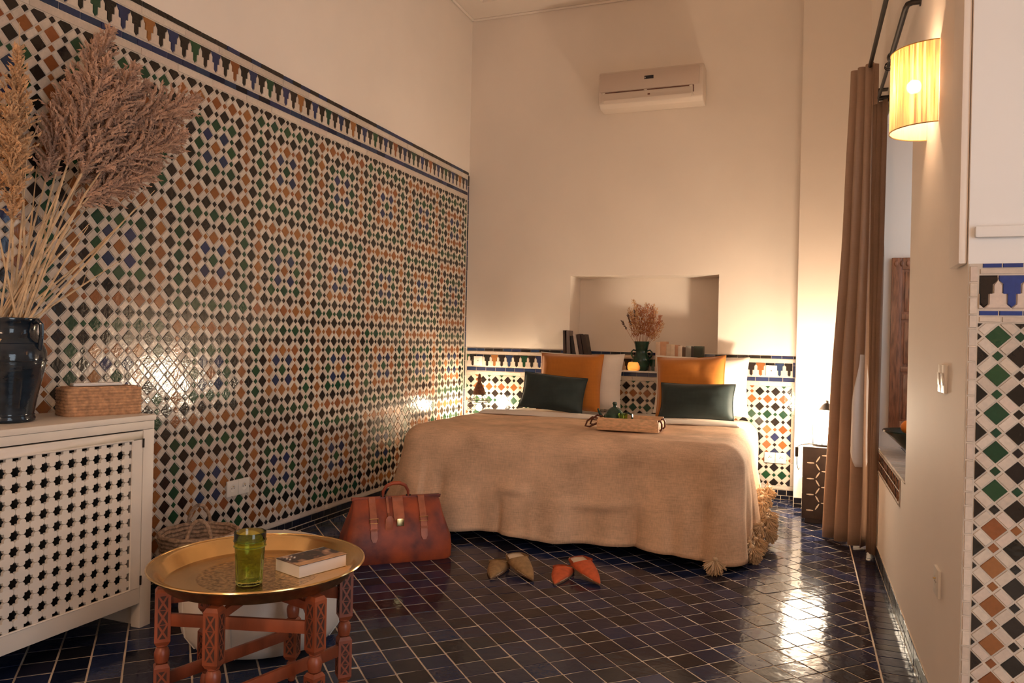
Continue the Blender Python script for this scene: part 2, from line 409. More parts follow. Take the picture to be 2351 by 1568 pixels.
# wall end facing the camera
MB().box((RW+.002, YP-.0075, .0), (.95, YP-.004, 1.384)).build('mosaic_bed', M['grout'], wall_return)
FP2 = Frame((0, YP-.0075, 0), (1,0,0), (0,0,1), (0,-1,0))
nohid = lambda p: False
zellige(wall_return, FP2, (.435, .03), (.95, 1.226), .101, (.684, .989), nohid, 300, tilt=.014)
row(wall_return, FP2, (RW+.003, .02), (.433, 1.384), .042, 'w', vertical=True, gap=.003)
row(wall_return, FP2, (.436, 1.229), (.95, 1.244), .05, 'w')
row(wall_return, FP2, (.436, 1.246), (.95, 1.260), .048, 'B')
merlons(wall_return, FP2, .436, .95, 1.263, 1.354, .0627, .510-.0627*2, allv, top='B')
row(wall_return, FP2, (.436, 1.356), (.95, 1.370), .16, 'w')
row(wall_return, FP2, (.442, 1.372), (.95, 1.385), .048, 'B')

# skirting of small navy tiles
def skirting(name, fr, a0, a1, label, keep):
    s = struct(MB().box((a0, 0, 0), (a1, .073, .0035), fr.M).build(name, M['floor_grout']), label, 'baseboard')
    f2 = Frame(fr.at(0, 0, .0035), fr.r, fr.u, fr.n)
    row(s, f2, (a0, .031), (a1, .072), .064, 's', 'skirting_tile', keep=keep, jit=.08, gap=.0035)
    row(s, f2, (a0, .001), (a1, .029), .064, 's', 'skirting_tile', keep=keep, jit=.08, gap=.0035)
skirting('baseboard_left', FL, Y0L, D-.004, 'row of small navy tiles at the foot of the mosaic wall', lambda p: 440 < p[0] < 900)
skirting('baseboard_back', FB, L+.02, -.036, 'row of small navy tiles under the tiled dado', lambda p: p[0] > 1740)
skirting('baseboard_projection', Frame((0, PY, 0), (1,0,0), (0,0,1), (0,-1,0)), -.033, RW-.006, 'row of navy tiles on the white wall projection', lambda p: p[0] < 1850)
skirting('baseboard_right', FR, -(PY-.01), -YP-.0, 'row of navy tiles along the window wall', lambda p: p[1] > 1220)

# floor tiles on the diagonal
def lay_floor():
    lo, hi = (L+.008, .5), (RW-.125, D-.010); pt = .107; items = []
    c45 = math.cos(PI/4)
    for i in range(-70, 80):
        rowj = random.uniform(-.006, .006)
        for j in range(-70, 80):
            u, v = (i+.5)*pt, (j+.5)*pt+rowj
            cx, cy = (u-v)*c45-1.2, (u+v)*c45+3.0
            if not (lo[0]-.1 < cx < hi[0]+.1 and lo[1]-.1 < cy < hi[1]+.1): continue
            g1, g2 = pt/2-random.uniform(.0015, .0030), pt/2-random.uniform(.0015, .0030); sk = random.uniform(-.0016, .0016)
            loc = [(-g1, -g2+sk), (g1, -g2-sk), (g1, g2-sk), (-g1, g2+sk)]
            q = clip([(cx+(a-b_)*c45, cy+(a+b_)*c45) for a, b_ in loc], lo, hi)
            if len(q) < 3 or parea(q) < 1e-4: continue
            items.append(((cx, cy), q, 'n', parea(q), True))
    a = YP-1.2
    for k in range(64):
        ln = .068*random.uniform(.8, 1.2)
        items.append(((RW-.062, a+ln/2), [(RW-.121, a+.0015), (RW-.006, a+.0015), (RW-.006, a+ln-.0015), (RW-.121, a+ln-.0015)], 'n', .005, True)); a += ln
        if a > PY-.08: break
    hid = lambda p: (p[0] < 340 and p[1] < 1380) or (895 < p[0] < 1690 and p[1] < 1215) or (360 < p[0] < 830 and p[1] < 1390)
    ids = pick(items, FF, 300, hid); rest = MB(); f = Frame((0,0,-.006), (1,0,0), (0,1,0), (0,0,1))
    for k, it in enumerate(items):
        if k in ids:
            mb = MB(); tile_into(mb, f, it[1], .006, .0065, .002); mb.build('floor_tile', M['tn'], floor)
        else: tile_into(rest, f, it[1], .006, .0065, .002)
    rest.build('floor_tiles_beyond', M['tn'], floor)['kind'] = 'stuff'
lay_floor()

# ------------------------------------------------------------------ object materials
M['cab'] = plain('cabinet_paint', (.74, .65, .56), .45, var=.05, vs=5, bump=.08, bs=40)
M['dark'] = plain('dark_void', (.02, .017, .014), .8)
M['jar'] = plain('jar_blue_glaze', (.011, .019, .030), .10, var=.35, vs=7, bump=.22, bs=26, bd=.004, stretch=(1,1,3))
M['straw'] = plain('dry_straw', (.60, .42, .25), .7, var=.25, vs=30)
M['plume'] = plain('pampas_plume', (.47, .285, .195), .85, var=.3, vs=25)
M['plume2'] = plain('pampas_plume_golden', (.56, .33, .17), .85, var=.3, vs=25)
M['rattan'] = plain('rattan', (.50, .27, .14), .6, var=.35, vs=60, bump=.3, bs=300, bd=.001)
M['paper'] = plain('paper_white', (.82, .76, .70), .8)
M['seagrass'] = plain('seagrass', (.36, .235, .155), .8, var=.45, vs=70, bump=.6, bs=220, bd=.003)
M['brass'] = plain('polished_brass', (.80, .52, .22), .16, 1.0, var=.12, vs=9, bump=.06, bs=45, bd=.002)
M['brass_e'] = plain('engraved_brass', (.62, .42, .21), .24, 1.0, var=.55, vs=95, bump=.7, bs=95, bd=.002)
M['brass_r'] = plain('brass_outer_rim', (.36, .22, .10), .38, 1.0, var=.25, vs=30, bump=.2, bs=60)
M['redwood'] = plain('red_stained_wood', (.245, .056, .021), .38, var=.35, vs=16, bump=.12, bs=60, stretch=(1,1,.25))
M['redwood_d'] = plain('red_wood_recess', (.055, .018, .010), .7)
M['pouf'] = plain('pouf_cream_leather', (.70, .62, .54), .5, var=.06, vs=8, bump=.15, bs=90)
M['leather'] = plain('bag_brown_leather', (.44, .085, .028), .46, spec=.35, col2=(.13, .034, .028), vs=9, bump=.22, bs=70, bd=.002)
M['leather_l'] = plain('strap_leather', (.42, .125, .060), .42, var=.25, vs=18, bump=.15, bs=120)
M['leather_dk'] = plain('tray_handle_leather', (.12, .035, .015), .5, var=.2, vs=30)
M['gold'] = plain('brass_fitting', (.85, .62, .28), .22, 1.0)
M['suede_t'] = plain('suede_tan', (.34, .20, .085), .9, var=.2, vs=40, bump=.2, bs=300, bd=.001)
M['suede_o'] = plain('suede_orange', (.58, .105, .030), .85, var=.15, vs=40, bump=.2, bs=300, bd=.001)
M['insole'] = plain('slipper_insole', (.70, .55, .38), .7)
M['sole'] = plain('slipper_sole', (.20, .10, .05), .7)
def woven(name, col, sc=240, rough=.9, var=.12, sheen=0, bump=.35):
    m, n, l, b = newmat(name); setc(b, col, rough, 0, .25)
    vec = coords(n, 'pos')
    t = n.new('ShaderNodeTexNoise'); t.inputs['Scale'].default_value = 5; t.inputs['Detail'].default_value = 6; l.new(vec, t.inputs['Vector'])
    th_ = []
    for sc3 in ((1, 1, .10), (.10, .10, 1)):
        mp = n.new('ShaderNodeMapping'); mp.inputs['Scale'].default_value = sc3; l.new(vec, mp.inputs[0])
        t2 = n.new('ShaderNodeTexNoise'); t2.inputs['Scale'].default_value = sc; t2.inputs['Detail'].default_value = 2; l.new(mp.outputs[0], t2.inputs['Vector']); th_.append(t2)
    a2 = n.new('ShaderNodeMath'); a2.operation = 'ADD'; l.new(th_[0].outputs[0], a2.inputs[0]); l.new(th_[1].outputs[0], a2.inputs[1])
    ad = n.new('ShaderNodeMath'); ad.operation = 'MULTIPLY_ADD'; ad.inputs[1].default_value = .5; l.new(a2.outputs[0], ad.inputs[0]); l.new(t.outputs[0], ad.inputs[2])
    ml = n.new('ShaderNodeMath'); ml.operation = 'MULTIPLY'; ml.inputs[1].default_value = .5; l.new(ad.outputs[0], ml.inputs[0])
    r = ramp(n, [tuple(c*(1-var) for c in col), tuple(min(1, c*(1+var)) for c in col)]); r.color_ramp.elements[0].position = .35; r.color_ramp.elements[1].position = .65
    l.new(ml.outputs[0], r.inputs[0]); l.new(r.outputs[0], b.inputs['Base Color'])
    if sheen: b.inputs['Sheen Weight'].default_value = sheen; b.inputs['Sheen Roughness'].default_value = .4
    bumpnode(n, l, b, vec, sc*1.3, bump, .0012, 2)
    return m
M['throw'] = woven('throw_camel_wool', (.67, .44, .285), 190, var=.26)
M['tassel'] = woven('tassel_cream_wool', (.66, .48, .31), 300)
M['sheet'] = woven('sheet_white_cotton', (.78, .70, .62), 120, .85, .04, bump=.15)
M['curtain'] = woven('curtain_beige', (.40, .265, .19), 220, var=.08)
M['lining'] = woven('curtain_lining', (.74, .73, .76), 220, .7, .04)
M['curtain_d'] = woven('curtain_shaded', (.22, .135, .09), 220, var=.1)  # shadow by the recess is put into this darker brown
M['velvet_o'] = woven('velvet_ochre', (.46, .155, .018), 60, .7, .10, 1.0, .1)
M['velvet_g'] = woven('velvet_green', (.022, .033, .032), 60, .6, .2, .25, .1)
M['bedwood'] = plain('bed_base', (.10, .07, .05), .7)
M['mattress'] = plain('mattress', (.75, .70, .64), .8)
M['wood'] = plain('pale_wood', (.72, .44, .24), .5, var=.2, vs=9, stretch=(4,14,14), bump=.06, bs=60)
M['wood_d'] = plain('shutter_walnut', (.25, .095, .045), .28, var=.45, vs=10, stretch=(8,8,1.2), bump=.1, bs=60)
M['pot'] = plain('teapot_green_glaze', (.012, .045, .030), .12, var=.3, vs=30)
M['iron'] = plain('black_iron', (.025, .018, .014), .45, .6, var=.2, vs=30)
M['plastic'] = plain('white_plastic', (.72, .66, .58), .4)
M['acw'] = plain('ac_plastic', (.66, .55, .46), .45)
M['acf'] = plain('ac_front', (.56, .44, .36), .4)
M['screen'] = plain('ac_screen', (.010, .004, .010), .2)
M['orange'] = plain('orange_peel', (.80, .22, .02), .45, bump=.3, bs=300, bd=.001)
M['bowl'] = plain('bowl_green_glaze', (.008, .022, .013), .15, var=.3, vs=20)
M['bone'] = plain('bone_inlay', (.66, .58, .48), .5, var=.15, vs=60)
M['ebony'] = plain('dark_inlaid_wood', (.040, .024, .018), .35, var=.25, vs=14)
M['dry'] = plain('dried_flowers', (.40, .135, .052), .85, var=.35, vs=60)
M['dry2'] = plain('dried_flower_tips', (.60, .35, .17), .85, var=.3, vs=60)
M['dry3'] = plain('dried_dark_leaves', (.12, .075, .06), .8, var=.3, vs=60)
def glass(name, col, rough=.03, ior=1.45):
    m, n, l, b = newmat(name); setc(b, col, rough); b.inputs['Transmission Weight'].default_value = 1; b.inputs['IOR'].default_value = ior
    return m
M['glass_g'] = glass('green_glass', (.60, .76, .26))
M['glass_c'] = glass('clear_glass', (.96, .97, .96))
def translucent(name, col):
    m, n, l, b = newmat(name); tr = n.new('ShaderNodeBsdfTranslucent'); tr.inputs[0].default_value = (*col, 1); setc(b, col, .15)
    mx = n.new('ShaderNodeMixShader'); mx.inputs[0].default_value = .6; l.new(b.outputs[0], mx.inputs[1]); l.new(tr.outputs[0], mx.inputs[2]); l.new(mx.outputs[0], n['Material Output'].inputs[0]); return m
M['glass_a'] = translucent('amber_glass', (.92, .68, .38))
def emit(name, col, st):
    m, n, l, b = newmat(name); setc(b, col, .6); b.inputs['Emission Color'].default_value = (*col, 1); b.inputs['Emission Strength'].default_value = st
    return m
M['bulb'] = emit('bulb', (1, .74, .45), 25)
M['lampglow'] = emit('lit_lamp_glass', (1, .86, .68), 14)
M['flame'] = emit('flame', (1, .55, .18), 14)
def shade_mat():
    m, n, l, b = newmat('raffia_shade'); out = n['Material Output']
    vec = coords(n, 'obj'); mp = n.new('ShaderNodeMapping'); mp.inputs['Scale'].default_value = (1, 1, .03); l.new(vec, mp.inputs[0])
    t = n.new('ShaderNodeTexNoise'); t.inputs['Scale'].default_value = 130; t.inputs['Detail'].default_value = 3; l.new(mp.outputs[0], t.inputs['Vector'])
    r = ramp(n, [(.36, .10, .012), (.70, .33, .06), (.93, .66, .29)]); r.color_ramp.elements[0].position = .36; r.color_ramp.elements[1].position = .5; r.color_ramp.elements[2].position = .64
    l.new(t.outputs[0], r.inputs[0])
    tr = n.new('ShaderNodeBsdfTranslucent'); df = n.new('ShaderNodeBsdfDiffuse'); mx = n.new('ShaderNodeMixShader'); mx.inputs[0].default_value = .45
    l.new(r.outputs[0], tr.inputs[0]); df.inputs[0].default_value = (.85,.78,.66,1); l.new(df.outputs[0], mx.inputs[1]); l.new(tr.outputs[0], mx.inputs[2]); tp = n.new('ShaderNodeBsdfTransparent'); m2 = n.new('ShaderNodeMixShader'); m2.inputs[0].default_value = .05; l.new(mx.outputs[0], m2.inputs[1]); l.new(tp.outputs[0], m2.inputs[2]); l.new(m2.outputs[0], out.inputs[0])
    return m
M['shade'] = shade_mat()
def cover_mat():
    m, n, l, b = newmat('printed_book_cover'); setc(b, (.03,.02,.02), .3)
    vec = coords(n, 'obj')
    t = n.new('ShaderNodeTexNoise'); t.inputs['Scale'].default_value = 26; t.inputs['Detail'].default_value = 3; l.new(vec, t.inputs['Vector'])
    r = ramp(n, [(.02,.014,.014), (.03,.018,.018), (.30,.15,.09), (.55,.34,.22)])
    for e, p in zip(r.color_ramp.elements, (.0, .52, .60, .72)): e.position = p
    l.new(t.outputs[0], r.inputs[0]); l.new(r.outputs[0], b.inputs['Base Color']); return m
M['cover'] = cover_mat()

# ------------------------------------------------------------------ radiator cabinet and what stands on it
def cabinet():
    X0, X1, Y0, Y1, ZT = L+.012, -2.39, 1.05, 2.33, .83
    c = thing('radiator_cabinet', 'cream painted radiator cabinet with a pierced lattice door standing against the mosaic wall', 'cabinet', (X0, Y0, 0))
    P = lambda b, n, m='cab', **k: b.build(n, M[m], c, **k)
    off = lambda lo, hi: ((lo[0]-X0, lo[1]-Y0, lo[2]), (hi[0]-X0, hi[1]-Y0, hi[2]))
    bx = lambda lo, hi: MB().box(*off(lo, hi))
    P(bx((X0, Y0, ZT-.022), (X1+.004, Y1+.006, ZT)), 'top', bevel=.003)
    P(bx((X1-.022, Y0, .775), (X1, Y1, ZT-.023)), 'top_rail', bevel=.0015)
    for y in (Y0, Y1-.052): P(bx((X1-.045, y, 0), (X1, y+.052, .774)), 'post', bevel=.0015)
    for y in (Y0, Y1-.03): P(bx((X0, y, 0), (X1-.046, y+.03, .80)), 'side_panel')
    d = bx((X1-.020, Y0+.054, .098), (X1-.001, Y1-.054, .160)); f = off
    d.box(*off((X1-.020, Y0+.054, .738), (X1-.001, Y1-.054, .770)))
    d.box(*off((X1-.020, Y0+.054, .160), (X1-.001, Y0+.098, .738))); d.box(*off((X1-.020, Y1-.098, .160), (X1-.001, Y1-.054, .738)))
    door = d.build('lattice_door', M['cab'], c, bevel=.0015)
    ya, yb, za, zb = Y0+.099, Y1-.099, .161, .737
    for k, (p0, p1) in enumerate((((ya, za), (yb, za)), ((ya, zb), (yb, zb)), ((ya, za), (ya, zb)), ((yb, za), (yb, zb)))):
        MB().tube([(X1-.004-X0, p0[0]-Y0, p0[1]), (X1-.004-X0, p1[0]-Y0, p1[1])], .0045, 6).build('bead', M['cab'], door, smooth=True)
    pt = .0512; e = pt/2-.0004; h = .0200
    poly = []
    for q in range(4):
        sx, sy = ((1,-1),(1,1),(-1,1),(-1,-1))[q]; base = (0, 45, 90)
        pts = []
        ang = [180, 202.5, 225, 247.5, 270]; rr = [h, .74*h, .98*h, .74*h, h]
        for a, r_ in zip(ang, rr): pts.append((e+r_*math.cos(math.radians(a)), e+r_*math.sin(math.radians(a))))
        pts = [(sx*x, sy*y) for x, y in pts]
        if sx*sy > 0: pts = pts[::-1]
        poly += pts
    nb = int(round((yb-ya)/pt)); nz = int(round((zb-za)/pt)); py = (yb-ya)/nb; pz = (zb-za)/nz
    me = MB().prism([(x*py/pt, y*pz/pt) for x, y in poly], 0, .012, inset=.985).mesh('lattice_block', M['cab'])
    R = Matrix(((0,0,1,0),(1,0,0,0),(0,1,0,0),(0,0,0,1)))
    for i in range(nb):
        for j in range(nz):
            o = link('lattice_block', me, door); o.matrix_local = T(X1-.017-X0, ya+py*(i+.5)-Y0, za+pz*(j+.5)) @ R
    P(bx((X0+.01, Y0+.05, .10), (X1-.10, Y1-.06, .76)), 'radiator_core', 'dark')
    for z in (.705, .17): P(MB().tube([(X1-X0+.001, Y1-.053-Y0, z), (X1-X0+.001, Y1-.053-Y0, z+.035)], .004, 8), 'hinge', 'iron', smooth=True)
    return ZT
ZCAB = cabinet()

def jar():
    t = thing('storage_jar', 'dark blue glazed earthenware jar with side handles holding tall dried grasses', 'jar', (-2.60, 1.875, ZCAB))
    t.scale = (.82, .82, .82)
    prof = [(.0, .001), (.098, .001), (.108, .006), (.110, .016), (.103, .028), (.104, .04), (.118, .12), (.136, .20), (.148, .265), (.146, .30), (.132, .335), (.112, .362), (.106, .385), (.108, .40),
            (.112, .425), (.118, .436), (.116, .444), (.106, .444), (.098, .43), (.094, .39), (.10, .34), (.12, .26), (.09, .03), (0, .02)]
    body = MB().lathe(prof, 40).build('body', M['jar'], t, smooth=True, angle=60)
    for z, r in ((.338, .1315), (.262, .149), (.03, .105)):
        MB().tube([(r*math.cos(a*PI/20), r*math.sin(a*PI/20), z) for a in range(40)], .0028, 6, closed=True).build('ridge', M['jar'], body, smooth=True)
    for s in (1, -1):
        d = Vector((rgt.x*s, rgt.y*s, 0))
        pts = [d*r+Vector((0,0,z)) for r, z in ((.108, .425), (.128, .432), (.142, .418), (.145, .385), (.142, .345), (.138, .31))]
        MB().tube(pts, [.010, .011, .010, .009, .010, .011], 8).build('handle', M['jar'], t, smooth=True)
    return t
jar()
def plume_mesh(name, length, width, dens, seed, mat):
    rnd = random.Random(seed); mb = MB()
    nb = int(dens*length/.5)
    for k in range(nb):
        t = (k+rnd.random())/nb; prof = math.sin(PI*min(1, (t*.93+.07))**.75)
        a = rnd.uniform(0, 2*PI); bl = width*prof*rnd.uniform(.55, 1.1)+.012; up = rnd.uniform(.9, 1.9)
        base = Vector((0, 0, t*length)); dr = Vector((math.cos(a), math.sin(a), up)).normalized()
        nsp = max(6, int(bl/.0055))
        for q in range(nsp):
            s = (q+rnd.random())/nsp; p = base+dr*(s*bl*1.5)+Vector((0,0,-.20*(s*bl)**2/width))
            ax = (dr+Vector((rnd.gauss(0,.5), rnd.gauss(0,.5), rnd.gauss(0,.5)))).normalized()*rnd.uniform(.009, .016)
            sd = ax.cross(Vector((rnd.gauss(0,1), rnd.gauss(0,1), rnd.gauss(0,1)))).normalized()*rnd.uniform(.0030, .0052); s2 = ax.cross(sd).normalized()*sd.length
            mb.add([p-ax, p+sd, p+s2, p-sd, p-s2, p+ax], [(0,1,2),(0,2,3),(0,3,4),(0,4,1),(5,2,1),(5,3,2),(5,4,3),(5,1,4)])
    mb.tube([(0,0,0), (0,0,length*.95)], [.002, .0006], 5)
    return mb.mesh(name, mat)
PL = [plume_mesh('plume', .50, .080, 190, 1, M['plume']), plume_mesh('plume', .46, .085, 190, 2, M['plume']), plume_mesh('plume', .42, .070, 180, 3, M['plume']),
      plume_mesh('plume', .55, .056, 170, 4, M['plume2'])]
def pampas():
    mouth = Vector((-2.60, 1.875, ZCAB+.35))
    # plume base, plume tip (world), variant
    tips = [((-2.60, 2.06, 1.80), (-2.62, 2.31, 2.43), 0), ((-2.54, 2.04, 1.76), (-2.53, 2.22, 2.25), 1), ((-2.62, 2.02, 1.70), (-2.64, 2.14, 2.16), 2), ((-2.52, 2.09, 1.74), (-2.50, 2.33, 2.27), 0),
            ((-2.56, 2.19, 1.90), (-2.52, 2.72, 2.235), 1), ((-2.58, 2.16, 1.82), (-2.58, 2.66, 2.12), 0), ((-2.52, 2.15, 1.76), (-2.48, 2.60, 2.04), 1), ((-2.60, 2.13, 1.72), (-2.63, 2.55, 1.95), 2), ((-2.54, 2.12, 1.66), (-2.50, 2.48, 1.87), 1), ((-2.60, 2.14, 1.92), (-2.60, 2.50, 2.24), 0),
            ((-2.56, 2.09, 1.62), (-2.54, 2.42, 1.81), 2),
            ((-2.56, 1.855, 1.62), (-2.52, 1.835, 2.17), 3), ((-2.62, 1.83, 1.58), (-2.60, 1.79, 2.08), 3), ((-2.54, 1.84, 1.52), (-2.46, 1.76, 1.98), 3)]
    labs = ['mauve pampas grass plume in the upright cluster of the blue jar', 'mauve pampas grass plume leaning out towards the mosaic wall from the blue jar', 'golden slender pampas plume standing straight in the blue jar']
    for k, (pb, tip, v) in enumerate(tips):
        a = 2*PI*k/len(tips)*3; b0 = mouth+Vector((.042*math.cos(a), .042*math.sin(a), -.03)); tv = Vector(tip); pb = Vector(pb)
        kind = 0 if k < 4 else (1 if k < 11 else 2)
        t = thing('pampas_stem', labs[kind], 'dried grass', b0, group='pampas in the jar: '+('upright mauve', 'leaning mauve', 'golden')[kind])
        d1 = pb-b0; d2 = tv-pb; q = d2.normalized()
        MB().tube([-d1.normalized()*.10, d1*.5-q*.01, d1*.85, d1+q*.03, d1+q*.10], [.0042, .004, .0036, .003, .002], 6).build('stem', M['straw'], t, smooth=True)
        sc = d2.length/[.50, .46, .42, .55][v]
        o = link('plume', PL[v], t); o.location = d1; ws = min(1.15, sc); o.scale = (ws, ws, sc*.90); o.rotation_mode = 'QUATERNION'; o.rotation_quaternion = d2.to_track_quat('Z', 'Y')
    for k in range(15):
        a = k*2.4; b0 = mouth+Vector((.055*math.cos(a), .055*math.sin(a), -.03)); f = k/14
        tv = Vector((-2.60+.12*math.sin(k*1.9), 1.80+.62*f+.05*math.sin(k*3.1), 1.62+.16*math.sin(k*2.3)+(.55 if k == 3 else 0))); d = tv-b0
        t = thing('grass_stalk', 'bare straw stalk standing among the pampas in the blue jar', 'dried grass', b0, group='bare stalks in the jar'); t.rotation_mode = 'QUATERNION'; t.rotation_quaternion = d.to_track_quat('Z', 'Y')
        MB().tube([(0,0,-.10), (.006*math.sin(k),0,d.length*.5), (0,0,d.length)], [.0045, .004, .0012], 6).build('stem', M['straw'], t, smooth=True)
        if k % 2: 
            mb = MB(); z = d.length*.55; s = 1 if k % 4 == 1 else -1
            mb.add([(0,0,z), (.006,0,z+.02), (.05*s,.02,z+.13), (.002,.004,z+.03)], [(0,1,2,3)]); mb.add([(0,0,z-.001), (.006,0,z+.019), (.05*s,.02,z+.129), (.002,.004,z+.029)], [(3,2,1,0)]); mb.build('leaf_blade', M['straw'], t)
pampas()
def tissue_box():
    t = thing('tissue_box', 'rectangular coiled rattan tissue box on the radiator cabinet', 'box', (-2.565, 2.225, ZCAB), math.radians(69))
    lx, ly, h = .135, .066, .105; n = 9
    def ringpts(sx, sy, z, r=.022):
        pts = []
        for cx, cy, a0 in ((sx-r, sy-r, 0), (-sx+r, sy-r, 90), (-sx+r, -sy+r, 180), (sx-r, -sy+r, 270)):
            for k in range(5): a = math.radians(a0+k*22.5); pts.append((cx+r*math.cos(a), cy+r*math.sin(a), z))
        return pts
    for k in range(n):
        z = h*(k+.5)/n
        MB().tube(ringpts(lx, ly, z), h/n*.56, 6, closed=True).build('coil', M['rattan'], t, smooth=True)
    MB().prism([p[:2] for p in ringpts(lx-.003, ly-.003, 0)], .002, h-.002).build('core', M['rattan'], t)
    for k in range(3): MB().tube(ringpts(lx-.012-.012*k, ly-.012-.012*k, h), .006, 6, closed=True).build('lid_coil', M['rattan'], t, smooth=True)
    s = tag(MB().box((-.09, -.020, 0), (.09, .020, .012)).build('tissue', M['paper'], None, bevel=.004), 'folded white paper tissue showing out of the rattan box', 'tissue')
    s.location = (-2.575, 2.22, ZCAB+h+.006); s.rotation_euler = (0,0,math.radians(69))
tissue_box()

# ------------------------------------------------------------------ sockets and switches
def plate(name, label, fr, a, b_, wd, ht, kind, cat, n=1, group=None):
    t = thing(name, label, cat, fr.at(a, b_, .0085 if fr is not FR else 0), group=group); R = fr.M.copy(); R.translation = (0,0,0)
    for k in range(n):
        x = (k-(n-1)/2)*wd
        p = MB().box((x-wd/2+.001, -ht/2, 0), (x+wd/2-.001, ht/2, .009), R).build('plate', M['plastic'], t, bevel=.0025)
        if kind == 'socket':
            MB().lathe([(.021, .006), (.0205, .0098), (.019, .0098), (.018, .0092), (0, .0092)], 20, R @ T(x, 0, 0)).build('socket_well', M['plastic'], p, smooth=True)
            for s in (-1, 1): MB().lathe([(.0028, .009), (.0028, .0097), (0, .0097)], 8, R @ T(x+s*.009, 0, 0)).build('pin_hole', M['dark'], p)
            MB().lathe([(.0025, .009), (.0025, .016), (0, .016)], 8, R @ T(x, .010, 0)).build('earth_pin', M['gold'], p)
        elif kind == 'switch':
            MB().box((x-wd*.25, -ht*.22, .009), (x+wd*.25, ht*.22, .0125), R @ RX(.07)).build('rocker', M['plastic'], p, bevel=.0015)
        elif kind == 'blank':
            MB().lathe([(.004, .009), (.004, .0102), (0, .0102)], 10, R @ T(x, 0, 0)).build('screw', M['iron'], p)
    return t
plate('wall_socket', 'double white power socket low on the mosaic wall above the straw basket', FL, 3.253, .352, .086, .082, 'socket', 'socket', 2)
plate('wall_socket', 'white square cover plate on the frieze above the lantern', FB, -2.640, .975, .082, .082, 'blank', 'socket')
plate('wall_socket', 'white square cover plate on the frieze nearest the hexagon inlaid table', FB, -.212, .972, .082, .082, 'blank', 'socket')
plate('wall_socket', 'white double socket low on the tiled dado beside the bed', FB, -.170, .312, .080, .080, 'socket', 'socket', 2)
plate('light_switch', 'double white rocker switch on the plaster wall under the sconce', FR, -2.655, 1.066, .062, .085, 'switch', 'switch', 2)
plate('wall_socket', 'white power socket low on the plaster wall by the tiled corner', FR, -2.672, .440, .085, .085, 'socket', 'socket')

# ------------------------------------------------------------------ tray table, tray, glass, book
TB = Vector((-1.512, 1.885, 0)); ZTR = .430
def table():
    t = thing('folding_tray_stand', 'red stained wooden folding stand with six carved legs under the brass tray', 'table stand', TB)
    tocam = math.atan2(-TB.y, -TB.x); R = .262; sz = .021
    pos = []
    for k, a in enumerate((-82, -25, 36, 98, 155, 216)):
        ang = tocam+math.radians(a); p = Vector((R*math.cos(ang), R*math.sin(ang), 0)); pos.append((p, ang))
        Mx = T(*p) @ RZ(ang)
        leg = MB()
        def block(z0, z1):
            q = [(-sz,-sz),(sz,-sz),(sz,sz),(-sz,sz)]
            leg.prism([(x*.72, y*.72) for x, y in q], z0-.012, z0, Mx, 1/.72); leg.prism(q, z0, z1, Mx); leg.prism(q, z1, z1+.010, Mx, .72)
        block(.275, .415); block(.085, .200)
        leg.lathe([(.012, .21), (.018, .214), (.0205, .228), (.021, .24), (.018, .250), (.0135, .256), (.017, .260), (.017, .264), (.012, .266)], 14, Mx)
        leg.lathe([(.0, .0), (.011, .0), (.016, .02), (.019, .042), (.016, .060), (.011, .066), (.016, .072), (.010, .076)], 14, Mx)
        lo = leg.build('leg', M['redwood'], t, smooth=True, angle=30)
        # carved triangles and lozenges on the outward faces
        for fa in (0, PI/2, -PI/2, PI):
            F = Mx @ RZ(fa) @ Matrix(((0,0,1,sz),(1,0,0,0),(0,1,0,0),(0,0,0,1)))
            for z0, z1 in ((.283, .407), (.093, .192)):
                cv = MB(); hh = (z1-z0)/3
                for q in range(3):
                    zc = z0+hh*(q+.5); w_ = .013
                    cv.prism([(-w_, zc-hh*.42), (-w_*.28, zc), (-w_, zc+hh*.42)], .0001, .0006, F); cv.prism([(w_, zc+hh*.42), (w_*.28, zc), (w_, zc-hh*.42)], .0001, .0006, F)
                    cv.prism([(-w_*.65, zc+hh*.47), (0, zc+hh*.14), (w_*.65, zc+hh*.47)], .0001, .0006, F); cv.prism([(w_*.65, zc-hh*.47), (0, zc-hh*.14), (-w_*.65, zc-hh*.47)], .0001, .0006, F)
                cv.build('carving', M['redwood_d'], lo)
    def bar(p, q, name='cross_bar', w_=.013, h_=.018):
        d = (q-p); X = d.normalized(); Z = Vector((0,0,1)); Yv = Z.cross(X).normalized(); Z = X.cross(Yv)
        mm = Matrix.Identity(4)
        for i in range(3): mm[i][0] = X[i]; mm[i][1] = Yv[i]; mm[i][2] = Z[i]; mm[i][3] = p[i]
        MB().box((0, -w_/2, -h_), (d.length, w_/2, h_), mm).build(name, M['redwood'], t, bevel=.002)
    up = lambda p, z: Vector((p.x, p.y, z))
    for k, (i, j) in enumerate(((0, 2), (1, 3), (5, 3), (0, 4), (5, 1), (2, 4))):
        zz = (.335, .17, .345, .16, .165, .340)[k]
        bar(up(pos[i][0], zz), up(pos[j][0], zz-.0*k))
    for i, j in ((0, 3), (1, 4), (2, 5)):
        bar(up(pos[i][0], .39), up(pos[j][0], .39), 'top_bar', .016, .012)
table()
